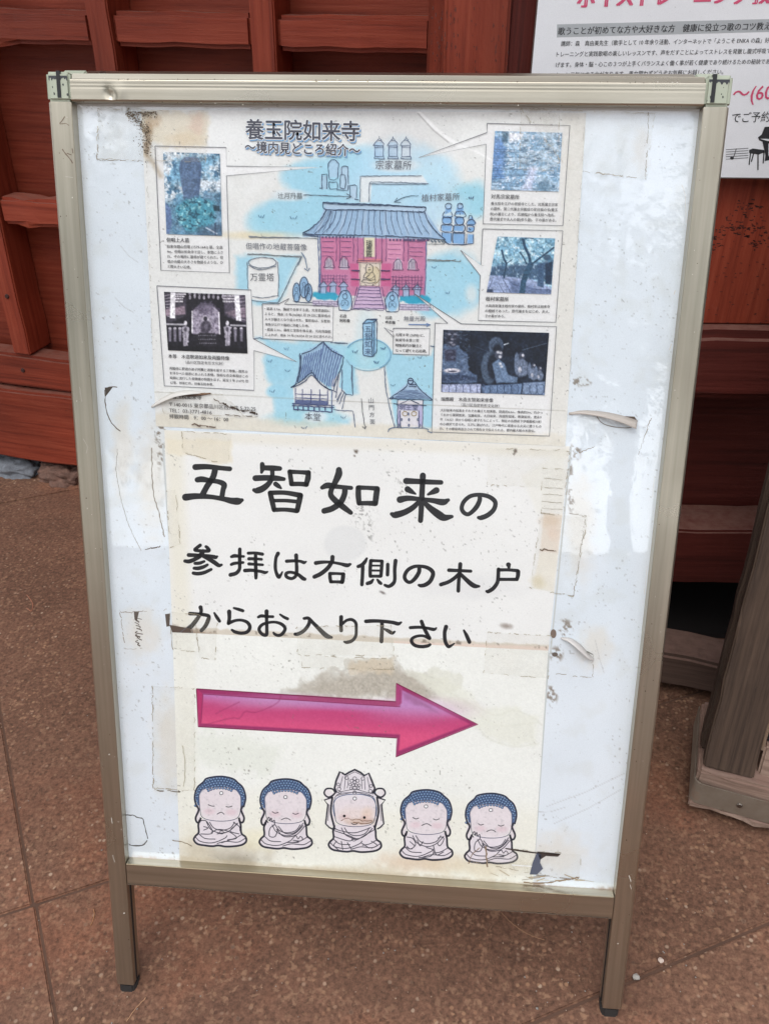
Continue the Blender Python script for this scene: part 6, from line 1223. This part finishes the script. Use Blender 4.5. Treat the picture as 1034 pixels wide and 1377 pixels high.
V = np.stack([uu, np.full(uu.shape, -0.0002), zz], -1).reshape(-1, 3); ii = np.arange(nx*nz).reshape(nz, nx)
Fc = np.stack([ii[:-1, :-1], ii[:-1, 1:], ii[1:, 1:], ii[1:, :-1]], -1).reshape(-1, 4)
Cb = np.tile(np.array((230, 231, 233.)), (nx*nz, 1)); nn = (vnoise(V[:, 0]*1000, V[:, 2]*1000, 60, 5, 3)-0.5)*8; Cb += nn[:, None]
raw_mesh('board_face', V, Fc, lin(Cb), MAT['board'], nb)
Q = Print(NP); K = (34, 36, 40)
Q.poly([(749, 32), (1060, 24.2), (1060, 41.5), (748.5, 49.5)], (172, 176, 178), 4)
Q.text('歌うことが初めてな方や大好きな方　健康に役立つ歌のコツ教えます', 750, 45.5, 1055, 37.8, K, 0.012, 1.0, 8)
Q.text('講師：森　真由美先生（歌手として 10 年余り活動、インターネットで「ようこそ ENKA の森」好', 754, 60.8, 1034, 56.2, K, 0.006, 1.06, 8)
Q.text('トレーニングと実践歌唱の楽しいレッスンです、声をだすことによってストレスを発散し腹式呼吸で内', 748, 75.3, 1042, 70.4, K, 0.006, 1.06, 8)
Q.text('げます。身体・脳・心この３つが上手くバランスよく働く事が若く健康であり続けるための秘訣であり', 747, 89.4, 1040, 84.6, K, 0.006, 1.06, 8)
Q.text('もっと元気にする力があります。男女問わずどうぞお気軽にお越しください。', 747, 103.2, 972, 98.6, K, 0.006, 1.06, 8)
PKN = (206, 74, 112)
Q.text('ボイストレーニング教室', 776, 8.0, 1060, 1.0, PKN, 0.05, 1.15, 8)
Q.text('～(60分)', 984, 135.5, 1068, 131, PKN, 0.012, 1.05, 8); Q.text('でご予約下さい', 983, 163.5, 1074, 160.5, K, 0.004, 1.05, 8)
for k in range(5): Q.line([(976, 200.5+k*3.2), (1006, 198.6+k*3.2)], 0.7, K, 8)
Q.line([(986, 211), (990, 199)], 0.9, K, 8.5); Q.ell(984, 212, 2.6, 1.9, K, 8.5)
Q.poly([(1007, 201), (1012, 199), (1027, 201), (1028, 204), (1020, 207), (1007, 205)], K, 8); 
for a, b in (((1009, 205), (1007, 221)), ((1019, 206), (1019, 228)), ((1027, 204), (1026, 219)), ((1013, 206), (1010, 217))): Q.line([a, b], 1.6, K, 8)
Q.poly([(1019, 184), (1024, 180), (1028, 170), (1050, 168), (1075, 180), (1075, 192), (1030, 192), (1021, 188)], K, 8); Q.poly([(1022, 186), (1032, 189), (1060, 190), (1060, 188), (1030, 186)], (220, 222, 224), 8.5); Q.poly([(1025, 190), (1033, 192), (1033, 208), (1036, 214), (1028, 216), (1029, 208)], K, 8)
Q.poly([(1060, 190), (1066, 190), (1066, 218), (1060, 218)], K, 8)
Q.build('lettering', MAT['ink'], nb)

# ------------------------------------------------------------------ weathered wooden notice stand at the right edge
import numpy.linalg as LA
SA = -0.35; LN = 0.27
base = Vector((0.5622, 0.2254, 0.0400))
sx_ = Vector((math.cos(SA), math.sin(SA), 0)); nn_ = Vector((-math.sin(SA), math.cos(SA), 0))
MS = frame(base, sx_, (0, 0, 1))
stand = empty('wooden_notice_stand', MS, label='weathered brown wooden notice stand with metal edged base, at the right edge', cat='notice stand')
# base: wood block, metal trim round it, ragged bottom skin
board('base_block', MAT['pink_wood'], stand, (0.198, 0.075, 0.040), (0.612, 0.146, 0.062), Matrix.Identity(4), 0.004, 24, 0.0012, 2)
extr = [(-0.1035, -0.0015), (-0.1035, 0.152), (0.505, 0.152), (0.505, -0.0015)]
def trim():
    bm = bmesh.new(); r = 0.012; out = []
    P = [(0.505, 0.153), (0.505, -0.0025)]
    arc = [(-0.110+r-r*math.cos(a), -0.0025+r-r*math.sin(a)) for a in np.linspace(math.pi/2, 0, 7)]
    ol = [(0.505, -0.0025)]+arc+[(-0.110, 0.153)]
    il = [(x+(0.0016 if x < 0.4 else 0), y+0.0016) for x, y in ol]
    z0, z1 = 0.010, 0.0495
    A_ = [[bm.verts.new((x, y, z)) for x, y in L_] for z in (z0, z1) for L_ in (ol, il)]
    n = len(ol)
    for i in range(n-1):
        bm.faces.new((A_[0][i], A_[0][i+1], A_[2][i+1], A_[2][i])); bm.faces.new((A_[2][i], A_[2][i+1], A_[3][i+1], A_[3][i])); bm.faces.new((A_[0][i+1], A_[0][i], A_[1][i], A_[1][i+1]))
    bmesh.ops.recalc_face_normals(bm, faces=bm.faces); me = bpy.data.meshes.new('metal_trim'); bm.to_mesh(me); bm.free()
    t = NT('dull_steel'); c_ = t.noise(t.coord(), 26, 6, 0.65); t.base(t.ramp(c_, [(0.3, rgb(132, 118, 104)), (0.6, rgb(150, 140, 126)), (0.8, rgb(160, 128, 108))])); t.set(Metallic=0.5, Roughness=0.5)
    return link('metal_trim', me, t.m, stand)
tm = trim()
for x in (-0.045, 0.045, 0.15):
    bm = bmesh.new(); bmesh.ops.create_cone(bm, cap_ends=True, segments=16, radius1=0.0042, radius2=0.0034, depth=0.0014, matrix=Matrix.Translation((x, -0.0034, 0.029)) @ Matrix.Rotation(math.pi/2, 4, 'X'))
    bmesh.ops.create_cube(bm, size=1, matrix=Matrix.Translation((x, -0.0041, 0.029)) @ Matrix.Rotation(0.6, 4, 'Y') @ Matrix.Diagonal((0.0056, 0.0004, 0.0010, 1)))
    me = bpy.data.meshes.new('screw'); bm.to_mesh(me); bm.free(); link('screw', me, MAT['screw'], tm)
board('bottom_skin', MAT['pink_wood'], stand, (0.197, 0.073, 0.0045), (0.612, 0.150, 0.009), Matrix.Identity(4), 0.002, 40, 0.0022, 5)
MF = frame(Vector((-0.1035, 0.010, 0.071)), Vector((1, 0, 0)), Vector((-0.06, math.sin(LN), math.cos(LN))))
rx = board('side_plank', MAT['old_wood'], stand, (0.033, 0.014, 0.42), (0.066, 0.026, 0.84), MF, 0.0025, 30, 0.0005, 6, axis='z')
board('back_plank', MAT['old_wood'], stand, (0.002, 0.045, 0.36), (0.014, 0.030, 0.70), MF, 0.0025, 20, 0.0006, 7, axis='z')
board('metal_edge', MAT['alu'], stand, (0.0702, 0.020, 0.44), (0.004, 0.012, 0.80), MF, 0.0006, 0, 0, 8)
board('lower_crosspiece', MAT['pink_wood'], stand, (0.27, 0.024, 0.022), (0.395, 0.022, 0.050), MF, 0.003, 16, 0.0010, 9)
board('glass_panel', mat_plain('dark_glass', rgb(26, 28, 34), 0.08), stand, (0.27, 0.030, 0.45), (0.395, 0.006, 0.80), MF, 0.0005, 0, 0, 10)
board('side_plank', MAT['old_wood'], stand, (0.505, 0.014, 0.42), (0.066, 0.026, 0.84), MF, 0.0025, 30, 0.0005, 11, axis='z')
board('top_crosspiece', MAT['old_wood'], stand, (0.27, 0.014, 0.862), (0.54, 0.026, 0.045), MF, 0.0025, 16, 0.0005, 12)
for x, y in ((0.45, 0.02), (0.45, 0.12), (0.02, 0.12), (0.02, 0.05)):
    bm = bmesh.new(); bmesh.ops.create_cone(bm, cap_ends=True, segments=20, radius1=0.016, radius2=0.016, depth=0.02, matrix=Matrix.Translation((x, y, -0.008+(x*0.03))) @ Matrix.Rotation(0, 4, 'X'))
    me = bpy.data.meshes.new('foot'); bm.to_mesh(me); bm.free(); link('foot', me, MAT['rubber'], stand)

# ------------------------------------------------------------------ loose bits on the ground
gp = lambda x, y: None
def ground_at(px, py):
    d = _fwd + CR*(px-517)/F_PX - CU*(py-688.5)/F_PX; n = np.array([-G, 0, 1.0]); t = -(CAM@n)/(d@n); return CAM+t*d
for px, py, r, c, lb in ((855, 1316, 0.0042, (168, 162, 154), 'small grey pebble on the slab joint beside the right front leg of the sign'), (888, 1293, 0.0034, (206, 186, 172), 'small pale pebble on the paving above the slab joint, right of the sign')):
    p = ground_at(px, py); bm = bmesh.new(); bmesh.ops.create_icosphere(bm, subdivisions=2, radius=r); rng = random.Random(px)
    for v in bm.verts: v.co *= rng.uniform(0.78, 1.15); v.co.z *= 0.7
    me = bpy.data.meshes.new('pebble'); bm.to_mesh(me); bm.free(); o = link('pebble', me, mat_plain('pebble_%d' % px, rgb(*c), 0.8), None, Matrix.Translation(Vector(p)+Vector((0, 0, r*0.55)))); tag(o, lb, 'pebble')
_rg = np.random.RandomState(12); _V = []; _F = []; _C = []; _n = 0
for k in range(420):                                             # loose grit, swept thicker against the joints and the wall
    px, py = _rg.uniform(0, 1034), 1377-abs(_rg.normal(0, 260)); 
    if py < 640: continue
    p = ground_at(px, py); r = _rg.uniform(0.0005, 0.0013)*(2.0 if _rg.rand() < 0.05 else 1)
    if p[1] > 1.2: continue
    O = np.array([(1, 0, 0), (-1, 0, 0), (0, 1, 0), (0, -1, 0), (0, 0, 0.7), (0, 0, -0.5)])*r*_rg.uniform(0.6, 1.3, (6, 1))
    a = _rg.rand()*6.28; M_ = np.array([(math.cos(a), -math.sin(a), 0), (math.sin(a), math.cos(a), 0), (0, 0, 1)])
    _V.append(O@M_.T+np.array(p)+np.array((0, 0, r*0.4))); _F += [(_n+i, _n+j, _n+l) for i, j, l in ((0, 2, 4), (2, 1, 4), (1, 3, 4), (3, 0, 4), (2, 0, 5), (1, 2, 5), (3, 1, 5), (0, 3, 5))]; _n += 6
    _C.append(np.tile(lin(np.array([(176, 150, 128), (120, 92, 76), (150, 144, 136), (92, 66, 52)][_rg.randint(4)], float)), (6, 1)))
_tg = NT('grit'); _va = _tg.add('ShaderNodeVertexColor', layer_name='Col'); _tg.base(_va.outputs[0]); _tg.set(Roughness=0.9)
_gr = raw_mesh('grit', np.vstack(_V), np.array(_F), np.vstack(_C), _tg.m, None); tag(_gr, 'loose sandy grit scattered over the brown paving', 'grit', None, 'stuff')
def straw(pts, r, c, lb, i):
    cu = bpy.data.curves.new('stalk', 'CURVE'); cu.dimensions = '3D'; sp = cu.splines.new('POLY'); P = catmull([(a, b) for a, b in pts], 6); sp.points.add(len(P)-1)
    for q, (a, b) in zip(sp.points, P): w = ground_at(a, b); q.co = (w[0], w[1], w[2]+r*1.2+0.0006*math.sin(a), 1)
    cu.bevel_depth = r; cu.bevel_resolution = 2
    o = bpy.data.objects.new('stalk', cu); COL.objects.link(o); bpy.context.view_layer.update()
    me = bpy.data.meshes.new_from_object(o.evaluated_get(bpy.context.evaluated_depsgraph_get())); bpy.data.objects.remove(o)
    o = link('dry_stalk', me, mat_plain('straw_%d' % i, rgb(*c), 0.7)); tag(o, lb, 'dry stalk')
straw([(170, 1375), (182, 1358), (196, 1343)], 0.0005, (176, 134, 100), 'dry straw on the paving at the left front foot of the sign', 1)
straw([(674, 1228), (690, 1244), (712, 1258), (732, 1265)], 0.0004, (150, 110, 80), 'thin dry stalk on the paving under the right half of the sign', 2)
straw([(122, 1246), (127, 1232), (126, 1224)], 0.0005, (170, 120, 80), 'short curved dry stalk on the paving left of the sign', 3)
straw([(36, 800), (44, 812), (42, 822), (36, 818)], 0.0006, (170, 110, 84), 'tiny curled dry stalk on the paving far left', 4)
# ------------------------------------------------------------------ trees across the forecourt (behind the viewer; the glossy panel mirrors them)
def tree(loc, h, cr, n, seed, label, holes=0.0):
    rng = np.random.RandomState(seed)
    t = empty('broadleaf_tree', Matrix.Translation(Vector((loc[0], loc[1], gz(loc[0], loc[1])))), label=label, cat='tree', group='trees behind the viewer')
    bm = bmesh.new(); rings = []
    def limb(p0, p1, r0, r1, k=8, m=7):
        prev = None
        ax = (p1-p0).normalized(); a = ax.orthogonal().normalized(); b = ax.cross(a)
        for i in range(k):
            f = i/(k-1); c = p0.lerp(p1, f)+Vector(rng.normal(0, r0*0.12, 3)); r = r0*(1-f)+r1*f
            ring = [bm.verts.new(c+a*math.cos(6.283*j/m)*r+b*math.sin(6.283*j/m)*r) for j in range(m)]
            if prev: 
                for j in range(m): bm.faces.new((prev[j], prev[(j+1) % m], ring[(j+1) % m], ring[j]))
            prev = ring
    limb(Vector((0, 0, -0.1)), Vector((0.1, 0, h*0.62)), 0.16, 0.08)
    cen = Vector((0, 0, h*0.68))
    for i in range(9):
        a = rng.rand()*6.283; limb(Vector((0.05, 0, h*(0.30+0.03*i))), cen+Vector((math.cos(a)*cr*0.7, math.sin(a)*cr*0.7, rng.uniform(-0.2, 0.5)*cr)), 0.06, 0.012, 6, 5)
    me = bpy.data.meshes.new('trunk'); bm.to_mesh(me); bm.free(); link('trunk', me, mat_plain('bark', rgb(84, 70, 58), 0.9), t)
    # clumps of leaves through the crown volume
    K = 46; cl = rng.normal(0, 1, (K, 3)); cl /= np.linalg.norm(cl, axis=1)[:, None]; cl *= (rng.rand(K)**0.4)[:, None]*cr*0.9; cl[:, 2] *= 0.8
    ci = rng.randint(0, K, n); P = cl[ci]+rng.normal(0, cr*0.17, (n, 3))+np.array(cen)
    d1 = rng.normal(0, 1, (n, 3)); d1 /= np.linalg.norm(d1, axis=1)[:, None]; d2 = np.cross(d1, rng.normal(0, 1, (n, 3))); d2 /= np.linalg.norm(d2, axis=1)[:, None]
    s = rng.uniform(0.035, 0.075, n)[:, None]
    V = np.stack([P-d1*s, P+d2*s*0.5, P+d1*s, P-d2*s*0.5], 1).reshape(-1, 3); F = np.arange(4*n).reshape(n, 4)
    raw_mesh('crown', V, F, None, MAT['leaf'], t)['kind'] = 'stuff'
lt = NT('leaf'); lc_ = lt.noise(lt.coord(), 3, 3); lt.base(lt.ramp(lc_, [(0.3, (0.035, 0.07, 0.018, 1)), (0.7, (0.08, 0.13, 0.035, 1))])); lt.set(Roughness=0.5); MAT['leaf'] = lt.m
tree((-3.1, -7.4), 4.6, 2.0, 20000, 1, 'leafy tree across the forecourt behind the viewer, second from the left')
tree((1.4, -8.0), 4.7, 2.0, 7500, 2, 'thin crowned leafy tree directly behind the viewer')
tree((-0.9, -10.5), 5.6, 2.6, 22000, 5, 'farthest leafy tree behind the viewer')
tree((5.2, -6.2), 4.6, 2.2, 18000, 3, 'leafy tree to the right rear of the viewer')
tree((-7.0, -4.6), 5.0, 2.4, 18000, 4, 'leafy tree far to the left rear of the viewer')
